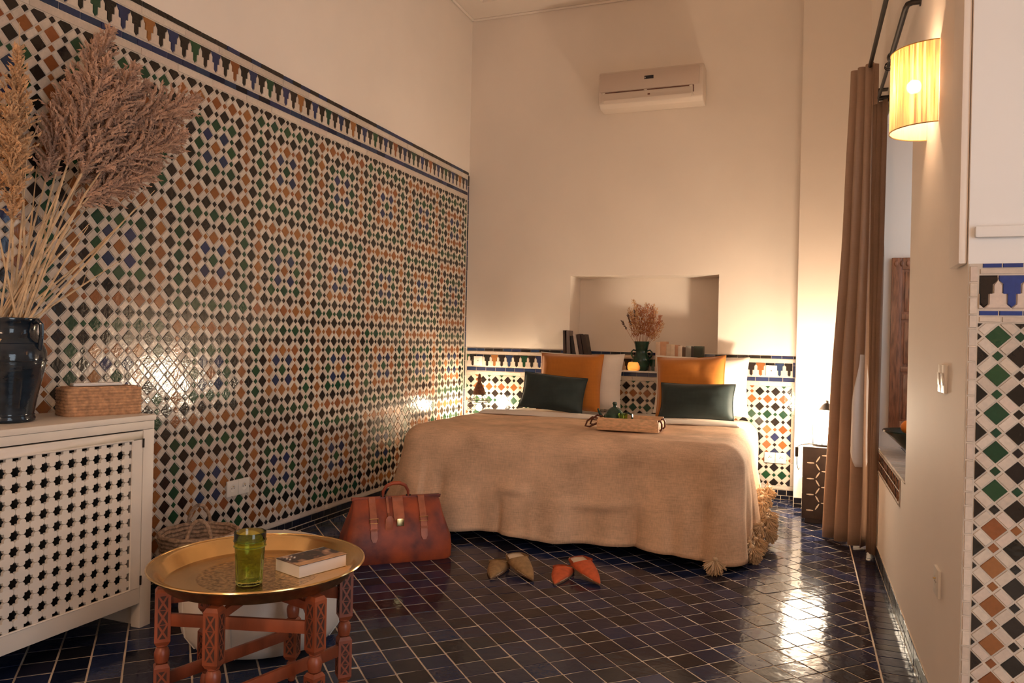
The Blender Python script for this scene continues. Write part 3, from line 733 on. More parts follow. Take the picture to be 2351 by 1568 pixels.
def tray():
    t = thing('brass_tray', 'large round polished brass tray with an engraved centre on the folding stand', 'tray', TB+Vector((0,0,ZTR)))
    MB().lathe([(0, .0), (.262, .0), (.266, .001), (.285, .030), (.306, .040), (.311, .0445), (.307, .047), (.300, .0455), (.281, .036), (.262, .0055), (.258, .004), (.175, .004)], 72).build('pan', M['brass'], t, smooth=True, angle=50)
    MB().lathe([(.176, .0042), (.0, .0042)], 64).build('engraved_centre', M['brass_e'], t)
    MB().lathe([(.2675, .002), (.2868, .030), (.303, .0385)], 72).build('rim_underside', M['brass_r'], t, smooth=True)
    MB().tube([(.308*math.cos(a*PI/36), .308*math.sin(a*PI/36), .045) for a in range(72)], .0042, 8, closed=True).build('rolled_edge', M['brass'], t, smooth=True)
tray()
def tumbler():
    t = thing('glass_tumbler', 'tall green recycled glass tumbler standing on the brass tray', 'glass', (-1.478, 1.80, ZTR+.0048))
    n = 14; body = MB()
    def prof(u, v):
        pts = [(.0, .0), (.034, .0), (.0365, .004), (.0385, .05), (.042, .105), (.0425, .108), (.0445, .114), (.0448, .148), (.0440, .150), (.0425, .148), (.042, .114), (.0395, .105), (.0355, .05), (.033, .012), (.0, .010)]
        return pts
    p = prof(0, 0); k = 56; vs = []
    for r, z in p:
        for i in range(k):
            a = 2*PI*i/k; rr = r*(1+.035*math.cos(n*a)*smooth01((.108-z)/.02)*(1 if r > .03 else 0)); vs.append((rr*math.cos(a), rr*math.sin(a), z))
    body.add(vs, [(j*k+i, j*k+(i+1) % k, (j+1)*k+(i+1) % k, (j+1)*k+i) for j in range(len(p)-1) for i in range(k)])
    body.build('body', M['glass_g'], t, smooth=True, angle=60)
    for z, r in ((.110, .0445), (.126, .0452)):
        MB().tube([(r*math.cos(a*PI/20), r*math.sin(a*PI/20), z) for a in range(40)], .0016, 6, closed=True).build('ring', M['glass_g'], t, smooth=True)
tumbler()
def tray_book():
    t = thing('paperback_book', 'thick paperback with a dark photographic cover lying on the brass tray', 'book', (-1.405, 2.0, ZTR+.0048), math.radians(-18))
    w_, h_, th = .118, .178, .036
    MB().box((-w_/2+.002, -h_/2+.002, .001), (w_/2-.003, h_/2-.002, th-.001)).build('page_block', M['paper'], t)
    M['cream_cover'] = plain('cream_cover', (.78, .66, .46), .5)
    MB().box((-w_/2, -h_/2, 0), (w_/2, h_/2, .001)).build('back_cover', M['cream_cover'], t)
    MB().box((-w_/2-.0008, -h_/2, 0), (-w_/2+.001, h_/2, th+.0008)).build('spine', M['cream_cover'], t)
    c = MB().box((-w_/2, -h_/2, th-.001), (w_/2, h_/2, th+.0006)).build('front_cover', M['cover'], t)
    MB().box((w_/2-.030, -h_/2, th+.0006), (w_/2, h_/2, th+.0012)).build('cover_band', plain('cover_band', (.62,.36,.19), .5, var=.25, vs=30), c)
    for k in range(9):
        x = -w_/2+.012+.008*(k % 5); y = -h_/2+.014+.022*(k//5)+.006*(k % 2)
        MB().box((x, y, th+.0006), (x+.005, y+.006, th+.0009)).build('letter', M['paper'], c)
tray_book()
def pouf():
    t = thing('leather_pouf', 'round cream leather pouf with stitched seams on the floor behind the tray stand', 'pouf', (-1.90, 2.40, 0))
    prof = [(0, 0), (.20, .0), (.255, .02), (.29, .07), (.30, .15), (.298, .24), (.28, .31), (.245, .345), (.20, .36), (0, .365)]
    MB().lathe(prof, 48).build('body', M['pouf'], t, smooth=True, angle=60)
    for k in range(8):
        a = PI/4*k+.3; pts = [(r*1.003*math.cos(a), r*1.003*math.sin(a), z) for r, z in prof[2:9]]
        MB().tube(pts, .0032, 6).build('seam', M['pouf'], t, smooth=True)
pouf()
def basket():
    t = thing('straw_basket', 'woven seagrass basket with loop handles beside the radiator cabinet', 'basket', (-2.515, 2.72, 0))
    n = 15
    for k in range(n):
        z = .009+.018*k; r = .120+.045*(k/(n-1))**.8
        MB().tube([(r*math.cos(a*PI/24), r*math.sin(a*PI/24), z+.002*math.sin(a*1.3)) for a in range(48)], .0105, 6, closed=True).build('coil', M['seagrass'], t, smooth=True)
    MB().lathe([(0, .004), (.118, .004)], 32).build('base', M['seagrass'], t)
    tc = math.atan2(-2.72, 2.515)
    for s in (0, PI):
        c = .165; a0 = tc+s
        pts = []
        for k in range(13):
            f = k/12*PI; al = a0+.30*math.cos(f); pts.append((c*math.cos(al), c*math.sin(al), .245+.105*math.sin(f)))
        MB().tube(pts, .0085, 8).build('handle', M['seagrass'], t, smooth=True)
basket()

# ------------------------------------------------------------------ doctor's bag
def bag():
    c = Vector((-1.985, 3.565, 0)); rz = math.atan2(.66, .75)
    t = thing('leather_bag', 'reddish brown leather doctor bag with buckled straps on the floor by the bed', 'bag', c, rz)
    tab = [(0, .272, .118), (.012, .280, .125), (.06, .284, .127), (.12, .280, .120), (.18, .270, .104), (.235, .256, .078), (.27, .247, .054), (.30, .240, .030), (.312, .236, .018)]
    n = 56; vs = []
    for z, hw, hd in tab:
        for i in range(n):
            a = 2*PI*i/n; e = .30
            x = hw*math.copysign(abs(math.cos(a))**e, math.cos(a)); y = hd*math.copysign(abs(math.sin(a))**e, math.sin(a))
            pin = smooth01((z-.05)/.2)*.35*(abs(x)/hw)**6
            y *= 1-pin*.6; x *= 1-.10*smooth01((z-.06)/.2)*(1-abs(y)/max(hd, .001))
            k = .004*noise.noise(Vector((x*9, y*9, z*9)))
            vs.append((x*(1+k*8), y*(1+k*10), z))
    b = MB(); b.add(vs, [(j*n+i, j*n+(i+1) % n, (j+1)*n+(i+1) % n, (j+1)*n+i) for j in range(len(tab)-1) for i in range(n)])
    b.add(vs[:n], [tuple(range(n-1,-1,-1))]); b.add(vs[-n:], [tuple(range(n))])
    b.build('body', M['leather'], t, smooth=True, angle=60)
    MB().box((-.236, -.015, .305), (.236, .015, .322)).build('frame_bar', M['leather'], t, bevel=.004)
    MB().tube([(-.237, -.010, .318), (.237, -.010, .318)], .004, 6).build('frame_rod', M['iron'], t, smooth=True)
    front = lambda z: -interp([(q[0], q[2]) for q in tab], z)-.003
    def strap(x, w_, z1, name, tipw=.5):
        pts = [(.324, -.016), (.318, -.024)]+[(z, front(z)) for z in (.30, .27, .235, .20, .165, .13) if z > z1]+[(z1+.02, front(z1+.02)), (z1, front(z1)-.001)]
        mb = MB(); vs = []
        for i, (z, y) in enumerate(pts):
            ww = w_*(tipw if i == len(pts)-1 else 1)/2
            for xx, dy in ((-ww, 0), (ww, 0), (ww, -.005), (-ww, -.005)): vs.append((x+xx, y+dy, z))
        k = len(pts); mb.add(vs, [(4*i+q, 4*i+(q+1) % 4, 4*i+4+(q+1) % 4, 4*i+4+q) for i in range(k-1) for q in range(4)]+[(0,1,2,3), (4*k-1, 4*k-2, 4*k-3, 4*k-4)])
        return mb.build(name, M['leather_l'], t)
    for x in (-.135, .125):
        s = strap(x, .034, .115, 'strap')
        y = front(.215)-.008
        MB().tube([(x-.022, y, .205), (x+.022, y, .205), (x+.022, y, .228), (x-.022, y, .228)], .0022, 6, closed=True).build('buckle', M['gold'], s, smooth=True)
        y = front(.178)-.007; MB().box((x-.020, y-.002, .172), (x+.020, y+.004, .180)).build('keeper_loop', M['leather_l'], s)
    fl = strap(-.002, .056, .215, 'clasp_flap', .9)
    y = front(.205)-.007
    lk = MB().box((-.018, y-.006, .186), (.020, y+.002, .224)).build('brass_lock', M['gold'], fl, bevel=.002)
    strap(-.056, .012, .23, 'tag_cord'); y = front(.20)-.005
    MB().prism([(-.078, .165), (-.040, .162), (-.036, .225), (-.046, .24), (-.064, .24), (-.076, .225)], 0, .004, T(0, y, 0) @ RX(PI/2)).build('luggage_tag', M['leather_l'], t, bevel=.001)
    hp = [(-.075, -.012, .322), (-.074, -.014, .350), (-.058, -.016, .378), (-.028, -.017, .392), (.012, -.017, .392), (.042, -.016, .378), (.058, -.014, .350), (.060, -.012, .322)]
    MB().tube(hp, [.007, .008, .009, .010, .010, .009, .008, .007], 10).build('handle', M['leather'], t, smooth=True)
    for x in (-.075, .06): MB().tube([(x-.012, -.013, .326), (x+.012, -.013, .326)], .005, 8).build('handle_ring', M['iron'], t, smooth=True)
bag()

# ------------------------------------------------------------------ slippers
def slipper(label, mat, loc, rz, rx=0, ry=0):
    t = thing('leather_slipper', label, 'slipper', loc, rz); t.rotation_euler = (rx, ry, rz)
    Ln = .305
    hw = lambda s: interp([(0, .036), (.06, .043), (.2, .050), (.35, .052), (.5, .049), (.65, .041), (.8, .028), (.92, .013), (1, .002)], s)
    s_ = MB(); N = 24
    lo = [(-hw(i/N), i/N*Ln) for i in range(N+1)]+[(hw(i/N), i/N*Ln) for i in range(N, -1, -1)]
    s_.prism(lo, 0, .007).build('sole', M['sole'], t)
    MB().prism([(x*.93, y*.985+.002) for x, y in lo], .007, .0095).build('insole', M['insole'], t)
    v0 = .36
    def vamp(u, v):
        s = lerp(v0, 1.0, v); a = PI*u; h = interp([(.30, .034), (.45, .031), (.6, .026), (.75, .019), (.88, .012), (1, .005)], s)
        x = -hw(s)*math.cos(a)*1.02; y = s*Ln-(.035*(1-v)*(abs(2*u-1)**2))+(.0 if v > .01 else .006*math.sin(a)); z = .006+h*math.sin(a)**.75
        return (x, y, z)
    MB().grid(vamp, 16, 14).build('vamp', mat, t, smooth=True, angle=70)
    MB().tube([vamp(i/16, 0) for i in range(17)], .0022, 6).build('binding', mat, t, smooth=True)
    def heel(u, v):
        s = lerp(.46, 0, min(1, abs(2*u-1)*-1+1)); sg = -1 if u < .5 else 1
        f = abs(2*u-1); s = f*.34; x = sg*hw(s)*(1 if f > .05 else f/.05); hh = lerp(.012, .030, f)
        return (x*(1-.15*v*(1-f)), s*Ln+.012*v*(1-f), .005+hh*v)
    MB().grid(heel, 20, 3).build('folded_heel', mat, t, smooth=True, angle=70)
    return t
fa = math.atan2(-3.5, 1.2)
slipper('tan suede pointed slipper lying flat under its mate', M['suede_t'], (-1.435, 3.715, .001), math.radians(-169))
slipper('tan suede pointed slipper crossed over its mate', M['suede_t'], (-1.372, 3.692, .052), math.radians(-140.5), math.radians(-8.5), math.radians(5))
slipper('orange suede pointed slipper lying flat under its mate', M['suede_o'], (-1.100, 3.762, .001), math.radians(-174))
slipper('orange suede pointed slipper crossed over its mate', M['suede_o'], (-1.060, 3.768, .052), math.radians(-141), math.radians(-8.5), math.radians(5))

# ------------------------------------------------------------------ bed
BX0, BX1, BY0, BY1, BZ = -2.29, -.305, 4.17, 6.06, .592      # mattress extents
def nz(x, y, z=0, s=1.0): return noise.noise(Vector((x*s, y*s, z*s)))
def bed():
    t = thing('double_bed', 'wide low double bed with a white mattress against the tiled dado', 'bed', ((BX0+BX1)/2, (BY0+BY1)/2, 0))
    cx, cy = t.location.x, t.location.y; hx, hy = (BX1-BX0)/2, (BY1-BY0)/2
    MB().box((-hx+.03, -hy+.03, .10), (hx-.03, hy-.01, .34)).build('base', M['bedwood'], t, bevel=.01)
    rr = .22; pl = [(cxx+rr*math.cos(math.radians(a0+15*k)), cyy+rr*math.sin(math.radians(a0+15*k))) for cxx, cyy, a0 in ((hx-rr, hy-rr, 0), (-hx+rr, hy-rr, 90), (-hx+rr, -hy+rr, 180), (hx-rr, -hy+rr, 270)) for k in range(7)]
    MB().prism(pl, .341, BZ-.03).build('mattress', M['mattress'], t, bevel=.05, seg=4)
    for sx in (-1, 1):
        for sy in (-1, 1): MB().lathe([(0, 0), (.025, 0), (.03, .10)], 12, T(sx*(hx-.12), sy*(hy-.12), 0)).build('foot', M['bedwood'], t, smooth=True)
bed()
def drape(name, mat, label, cat, x0, x1, y0, yend, ztop, hemfn, flare, thick, seed, wav=1.0, rc=.10, nper=260, fold=None):
    """cloth laid over the mattress: open at the head, hanging at the sides and the foot"""
    per = []
    ys = yend
    def seg(p, q, n): return [(lerp(p[0], q[0], i/n), lerp(p[1], q[1], i/n)) for i in range(n)]
    pth = seg((x1, ys), (x1, y0+rc), 60)
    pth += [(x1-rc+rc*math.cos(a), y0+rc-rc*math.sin(a)) for a in [PI/2*i/16 for i in range(16)]]
    pth += seg((x1-rc, y0), (x0+rc, y0), 120)
    pth += [(x0+rc-rc*math.sin(a), y0+rc-rc*math.cos(a)) for a in [PI/2*i/16 for i in range(16)]]
    pth += seg((x0, y0+rc), (x0, ys), 60)+[(x0, ys)]
    N = len(pth); nrm = []
    for i in range(N):
        p, q = pth[max(0, i-1)], pth[min(N-1, i+1)]; d = Vector((q[0]-p[0], q[1]-p[1])).normalized(); nrm.append((-(-d.y), -d.x) if False else (-d.y*-1*-1, d.x*-1*-1))
    # outward normals
    cxm, cym = (x0+x1)/2, (y0+ys)/2+.4
    for i in range(N):
        n_ = Vector(nrm[i]); o = Vector((pth[i][0]-cxm, pth[i][1]-cym))
        if n_.dot(o) < 0: n_ = -n_
        nrm[i] = n_
    arc = [0]
    for i in range(1, N): arc.append(arc[-1]+math.hypot(pth[i][0]-pth[i-1][0], pth[i][1]-pth[i-1][1]))
    KT, KR, KS = 16, 7, 22; er = .12; cols = []
    for i in range(N):
        (qx, qy), n_ = pth[i], nrm[i]; s = arc[i]; col = []
        ix = (x0+x1)/2; iy = min(ys, max(y0+(x1-x0)/2, qy))
        ex, ey = qx-n_.x*er, qy-n_.y*er
        zt = lambda x, y: ztop+.012*nz(x, y, seed, 1.7)+.006*nz(x, y, seed+3, 5)
        for k in range(KT):
            f = k/KT; x, y = lerp(ix, ex, f), lerp(iy, ey, f); col.append((x, y, zt(x, y)))
        ze = zt(ex, ey)
        for k in range(KR):
            a = PI/2*k/(KR-1); col.append((ex+n_.x*er*math.sin(a), ey+n_.y*er*math.sin(a), ze-er*(1-math.cos(a))))
        zs = ze-er; zh = hemfn(qx, qy, s)
        for k in range(1, KS+1):
            f = k/KS; z = lerp(zs, zh, f); g = f**1.15
            ww = wav*(.030*math.sin(s*9.2+seed+.9*math.sin(s*2.1))+.016*math.sin(s*21+2*seed)+.022*nz(s*3.3, z*1.2, seed))*g
            ww += .010*nz(qx*3, qy*3, z*4, 1.0)*math.sin(PI*f)
            out = flare(qx, qy)*g+ww
            if fold: out += fold(qx, qy, z, f)
            x, y = qx+n_.x*out, qy+n_.y*out
            x = max(L+.03, x); col.append((x, y, z))
        cols.append(col)
    K = len(cols[0]); mb = MB(); mb.add([p for c in cols for p in c], [(i*K+k, i*K+k+1, (i+1)*K+k+1, (i+1)*K+k) for i in range(N-1) for k in range(K-1)])
    me = mb.mesh(name, mat, smooth=True, angle=180)
    if label: o = tag(link(name, me), label, cat)
    else: o = link(name, me)
    mo = o.modifiers.new('thick', 'SOLIDIFY'); mo.thickness = thick; mo.offset = 1
    return o, cols, pth, nrm
def hem(x, y, s):
    z = interp([(-2.4, .12), (-1.9, .045), (-1.4, .042), (-.95, .055), (-.57, .05), (-.36, .025)], x)+.006*math.sin(x*7)
    if x > -.40: z = .028+.135*smooth01((y-4.3)/.8)
    if x < -2.25: z = .16
    return max(.022, z)
def flare(x, y):
    f = .075
    if x > -.34 and y > 4.3: f = .035
    if x < -2.1: f = lerp(.13, .08, smooth01((y-4.2)/.6))
    if x > -.60 and y < 4.6: f = lerp(.075, .085, smooth01((x+.60)/.22))*lerp(1, .28, smooth01((y-4.18)/.25))
    return f
def wrinkle(x, y, z, f):
    if y > 4.35: return .012*math.sin(y*17+z*3)*f if x > -.5 else 0
    fo = 0
    for c, sl, w_, am, f0 in ((-1.99, .05, .030, -.022, .15), (-1.61, .02, .022, -.020, .45), (-1.70, -.06, .035, .012, .3), (-1.22, .10, .05, .010, .4), (-.82, .02, .020, -.026, .5), (-.74, .03, .05, .014, .35),
                              (-.62, -.03, .028, -.016, .45), (-.55, .0, .03, .012, .3), (-.45, .03, .020, -.026, .25), (-1.42, -.12, .028, .009, .5)):
        fo += am*math.exp(-((x-c-sl*(z-.3))/w_)**2)*smooth01((f-f0)/.35)
    if f > .93: fo += .003
    return fo+creases(x, z)
def creases(x, z):
    a = .030*math.exp(-((z-.27-.02*math.sin(x*7))/.020)**2)*math.exp(-((x+1.02)/.17)**2)
    a += .026*math.exp(-((z-.30-.03*(x+1.5))/.018)**2)*math.exp(-((x+1.52)/.08)**2)
    return a
throw = thing('bed_throw', 'camel coloured wool throw with pompom tassels spread over the bed', 'blanket', (-1.35, 5.0, 0))
th_o, cols, pth, nrm = drape('cloth', M['throw'], None, None, BX0-.035, BX1+.035, BY0-.04, 5.20, BZ+.028, hem, flare, .004, 2.0, 1.15, fold=wrinkle, rc=.17)
th_o.parent = throw; th_o.matrix_parent_inverse = T(-throw.location.x, -throw.location.y, 0)
def hemz(x, y, s): return .30
sh_o, _, _, _ = drape('bed_sheet', M['sheet'], 'white cotton sheet tucked over the mattress and folded by the pillows', 'sheet', BX0-.014, BX1+.014, BY0-.014, BY1-.005, BZ+.004, lambda x, y, s: .26, lambda x, y: .006, .003, 5.0, .12, rc=.26)
def fold_back():
    def fn(u, v):
        x = lerp(BX0+.10, BX1-.06, u); y = 5.12+.022*nz(u*5, 0, 3)+v*.26; return (x, y, BZ+.040+.010*nz(u*9, v*3, 1)+.012*math.sin(PI*v)-.012*smooth01((v-.6)/.4))
    b = MB().grid(fn, 90, 10); o = b.build('turned_down_sheet', M['sheet'], sh_o, smooth=True, angle=180); mo = o.modifiers.new('t', 'SOLIDIFY'); mo.thickness = .006; mo.offset = -1
fold_back()
def tassels():
    rnd = random.Random(5)
    def tmesh(seed):
        r = random.Random(seed); mb = MB()
        mb.ball((0,0,.004), .013, 8, 6); mb.tube([(0,0,.06), (0,0,.0)], .0028, 5)
        for k in range(260):
            a = r.uniform(0, 2*PI); sp = abs(r.gauss(0, .55)); d = Vector((math.cos(a)*math.sin(sp), math.sin(a)*math.sin(sp), -math.cos(sp))); ln = r.uniform(.068, .092)*(1-.25*sp)
            p0 = d*.008; p1 = d*ln+Vector((0,0,-.004)); sd = d.cross(Vector((r.gauss(0,1), r.gauss(0,1), r.gauss(0,1)))).normalized()*.0024
            mb.add([p0-sd, p0+sd, p1+sd*1.3, p1-sd*1.3], [(0,1,2,3)]); s2 = d.cross(sd).normalized()*.0024
            mb.add([p0-s2, p0+s2, p1+s2*1.3, p1-s2*1.3], [(0,1,2,3)])
        return mb.mesh('pompom', M['tassel'])
    me = [tmesh(k) for k in range(3)]
    # along the hem on the aisle side, and the first one round the front corner
    idx = [i for i in range(len(pth)) if pth[i][0] > -.34 and 4.23 < pth[i][1] < 5.19]
    last = None; k = 0
    for i in idx:
        p = Vector(cols[i][-1])
        if last is not None and (p-last).length < .088: continue
        last = p; o = link('tassel', me[k % 3], throw); o.location = (p.x-throw.location.x+nrm[i].x*.030, p.y-throw.location.y+nrm[i].y*.030, max(.078, p.z+.02))
        tilt = (.55 if p.z < .12 else .25); o.rotation_euler = (nrm[i].y*-tilt*-1, nrm[i].x*tilt*-1, rnd.uniform(0, 6)); k += 1
        if p.z > .05:
            o2 = link('tassel', me[(k+1) % 3], throw); o2.location = (p.x-throw.location.x+nrm[i].x*.040, p.y-throw.location.y+.03, max(.085, p.z+.075)); o2.rotation_euler = (.2, -.5, k); k += 1
    o = link('tassel', me[0], throw); o.location = (-.385-throw.location.x, 3.965-throw.location.y, .074); o.scale = (1.1, 1.1, .95); o.rotation_euler = (.1, 0, 1)
tassels()

# ------------------------------------------------------------------ pillows
def pillow(name, label, mat, loc, w_, h_, th, rot, seed, piping=None, cat='pillow', group=None, wr=.006):
    t = thing(name, label, cat, loc, group=group); t.rotation_euler = rot
    def pt(u, v, side):
        a, b_ = 2*u-1, 2*v-1
        x = w_/2*a*(1-.055*(1-b_*b_)*a*a*1.0); z = h_/2*b_*(1-.06*(1-a*a)*b_*b_)
        e = max(0, (1-a**4)*(1-b_**4)); t_ = th/2*e**.55*(1+.10*nz(a*2, b_*2, seed))
        k = wr*nz(a*4+seed, b_*4, seed, 1.3)*e
        return (x, side*(t_+k*.6)+.012*nz(a*1.2, b_*1.2, seed+9), h_/2+z)
    mb = MB(); n = 26
    mb.grid(lambda u, v: pt(u, v, -1), n, n); mb.grid(lambda u, v: pt(1-u, v, 1), n, n)
    c = mb.build('cover', mat, t, smooth=True, angle=180)
    if piping:
        ring = [pt(i/n, 0, 0) for i in range(n)]+[pt(1, i/n, 0) for i in range(n)]+[pt(1-i/n, 1, 0) for i in range(n)]+[pt(0, 1-i/n, 0) for i in range(n)]
        MB().tube(ring, .0042, 6, closed=True).build('piping', piping, t, smooth=True)
    return t
ZB = BZ+.036
lean = math.radians(-14)
pillow('white_pillow', 'plain white bed pillow leaning behind the ochre cushion near the lantern', M['sheet'], (-1.655, 5.865, ZB), .70, .455, .175, (lean*.9, 0, 0), 1.3)
pillow('white_pillow', 'plain white bed pillow leaning behind the ochre cushion nearest the white wall projection', M['sheet'], (-.705, 5.865, ZB), .70, .455, .175, (lean*.9, 0, math.radians(3)), 4.1)
pillow('velvet_cushion', 'square ochre velvet cushion leaning on the pillow near the lantern', M['velvet_o'], (-1.690, 5.705, ZB-.004), .505, .455, .15, (lean*1.1, 0, math.radians(2)), 2.2, M['velvet_o'], 'cushion')
pillow('velvet_cushion', 'square ochre velvet cushion with a raised corner below the row of paperbacks', M['velvet_o'], (-.752, 5.69, ZB-.004), .505, .460, .15, (lean*1.1, math.radians(-3), math.radians(-2)), 7.7, M['velvet_o'], 'cushion')
pillow('velvet_cushion', 'oblong dark green velvet cushion tilted against the ochre cushion near the lantern', M['velvet_g'], (-1.78, 5.535, ZB+.004), .50, .285, .135, (math.radians(-20), math.radians(4.5), math.radians(4)), 3.5, M['velvet_g'], 'cushion')
pillow('velvet_cushion', 'oblong dark green velvet cushion standing level below the row of paperbacks', M['velvet_g'], (-.695, 5.535, ZB+.000), .53, .265, .135, (math.radians(-20), math.radians(-1), math.radians(-3)), 5.9, M['velvet_g'], 'cushion')

# ------------------------------------------------------------------ breakfast tray and teapot
ZTOP = BZ+.036
def bedtray():
    t = thing('wooden_tray', 'pale wooden tray with dark leather handles resting on the throw', 'tray', (-.972, 4.66, ZTOP), math.radians(2))
    hx, hy, h = .180, .130, .074
    for s, n in ((-1, 'front_board'), (1, 'back_board')):
        b = MB().box((-hx, s*hy-.006, 0), (hx, s*hy+.006, h)).build(n, M['wood'], t, bevel=.002)
        for x, z in ((.045, .055), (.05, .012), (-.17, .055), (-.17, .012)): MB().lathe([(.004, 0), (.004, .002), (0, .002)], 8, T(x, s*(hy+.006), z) @ RX(PI/2*-s*-1)).build('rivet', M['leather_dk'], b)
    for s in (-1, 1): MB().box((s*hx-.006, -hy, 0), (s*hx+.006, hy, h-.012)).build('end_board', M['wood'], t, bevel=.002)
    MB().box((-hx, -hy, 0), (hx, hy, .008)).build('bottom', M['wood'], t)
    for s in (-1, 1):
        for y in (-.115, .02):
            x = s*hx; o = .020 if s > 0 else .085
            pts = [(x+s*.004, y, .066), (x+s*o*.6, y+.01, .070), (x+s*o, y+.02, .052), (x+s*o*.95, y+.03, .020), (x+s*o*.5, y+.03, .008), (x+s*.004, y+.03, .012)] if s > 0 else \
                  [(x-.004, y, .066), (x-o*.45, y+.008, .072), (x-o*.85, y+.016, .045), (x-o, y+.02, .014), (x-o*.7, y+.03, .010), (x-.004, y+.03, .04)]
            MB().tube(pts, .0062, 8).build('handle', M['leather_dk'], t, smooth=True)
bedtray()
def teapot():
    t = thing('teapot', 'small dark green glazed teapot standing in the wooden tray', 'teapot', (-1.085, 4.70, ZTOP+.010)); t.scale = (1.30, 1.30, 1.42)
    MB().lathe([(0,0), (.040,0), (.046,.006), (.052,.028), (.050,.046), (.040,.058), (.030,.062)], 28).build('body', M['pot'], t, smooth=True, angle=60)
    lid = MB().lathe([(.041,.058), (.034,.068), (.018,.080), (.009,.084), (.008,.090), (.012,.096), (.009,.104), (0,.106)], 24).build('lid', M['pot'], t, smooth=True, angle=50)
    MB().tube([(-.046,0,.028), (-.064,0,.036), (-.076,0,.056), (-.084,0,.072)], [.011,.009,.006,.005], 8).build('spout', M['pot'], t, smooth=True)
    MB().tube([(.046,0,.048), (.066,0,.060), (.084,0,.052), (.086,0,.034), (.070,0,.020), (.050,0,.018)], .0048, 8).build('handle', M['pot'], t, smooth=True)
    g = thing('tea_glass', 'small pale green tea glass next to the teapot in the tray', 'glass', (-1.015, 4.62, ZTOP+.010)); g.scale = (1.1, 1.1, 1.35)
    MB().lathe([(0,0), (.022,0), (.024,.03), (.027,.064), (.0255,.064), (.0225,.03), (.020,.006), (0,.006)], 24).build('body', M['glass_g'], g, smooth=True, angle=60)
teapot()

# ------------------------------------------------------------------ shelf over the bed: books, vase, candle
ZS = .940; YS = 6.083
sh = tag(MB().box((-1.90, 5.995, ZS-.012), (-.62, D-.009, ZS)).build('wall_shelf', M['plaster_w'], None, bevel=.002), 'thin white shelf on the dado carrying books and a green vase', 'shelf')
def book(label, cx, th, h, d, colr, tilt=0, pages=True, group=None):
    t = thing('shelf_book', label, 'book', (cx, YS, ZS), group=group); t.rotation_euler = (0, tilt, 0)
    m = plain('book_cloth', colr, .6, var=.12, vs=20)
    MB().box((-th/2+.002, -d/2+.003, .003), (th/2-.002, d/2-.003, h-.003)).build('page_block', M['paper'], t)
    for s in (-1, 1): MB().box((s*th/2-.0012, -d/2, 0), (s*th/2+.0012, d/2, h)).build('board', m, t)
    MB().box((-th/2, -d/2-.0015, 0), (th/2, -d/2+.001, h)).build('spine', m, t, bevel=.0008)
lt = -math.radians(11)
book('tall dark brown book standing at the recess edge', -1.815, .030, .312, .108, (.050,.026,.020), -.03)
book('tall grey brown book beside the dark brown one', -1.783, .036, .310, .108, (.17,.13,.115), -.07)
book('black slim book behind the leaning white one', -1.728, .026, .27, .108, (.018,.015,.016), -.13)
book('slim white spined book leaning among dark books', -1.690, .022, .285, .108, (.55,.46,.40), -.19)
book('dark brown book leaning beside the white spine', -1.655, .026, .288, .108, (.045,.026,.024), -.19)
book('black book at the end of the leaning row', -1.616, .034, .284, .108, (.040,.024,.018), -.19)
x = -1.075
for lab, th, h, c in (('cream paperback next to the green vase', .034, .232, (.70,.52,.38)), ('tan paperback with a rust top edge', .046, .236, (.56,.31,.18)), ('pale sand paperback right of the tan one', .034, .216, (.62,.48,.34)),
                      ('ivory slim paperback in the low row', .028, .214, (.68,.54,.40)), ('rust edged slim paperback in the low row', .022, .212, (.46,.24,.14)), ('white paperback before the brown book', .030, .205, (.70,.58,.46)),
                      ('dark brown small book in the low row', .024, .196, (.085,.045,.025)), ('grey green book beside the dark green pair', .040, .206, (.25,.22,.18)), ('black spined book next to the green one', .018, .204, (.025,.018,.014)), ('dark bottle green book ending the low row', .066, .206, (.020,.026,.014))):
    book(lab, x+th/2, th, h, .108, c); x += th+.0022
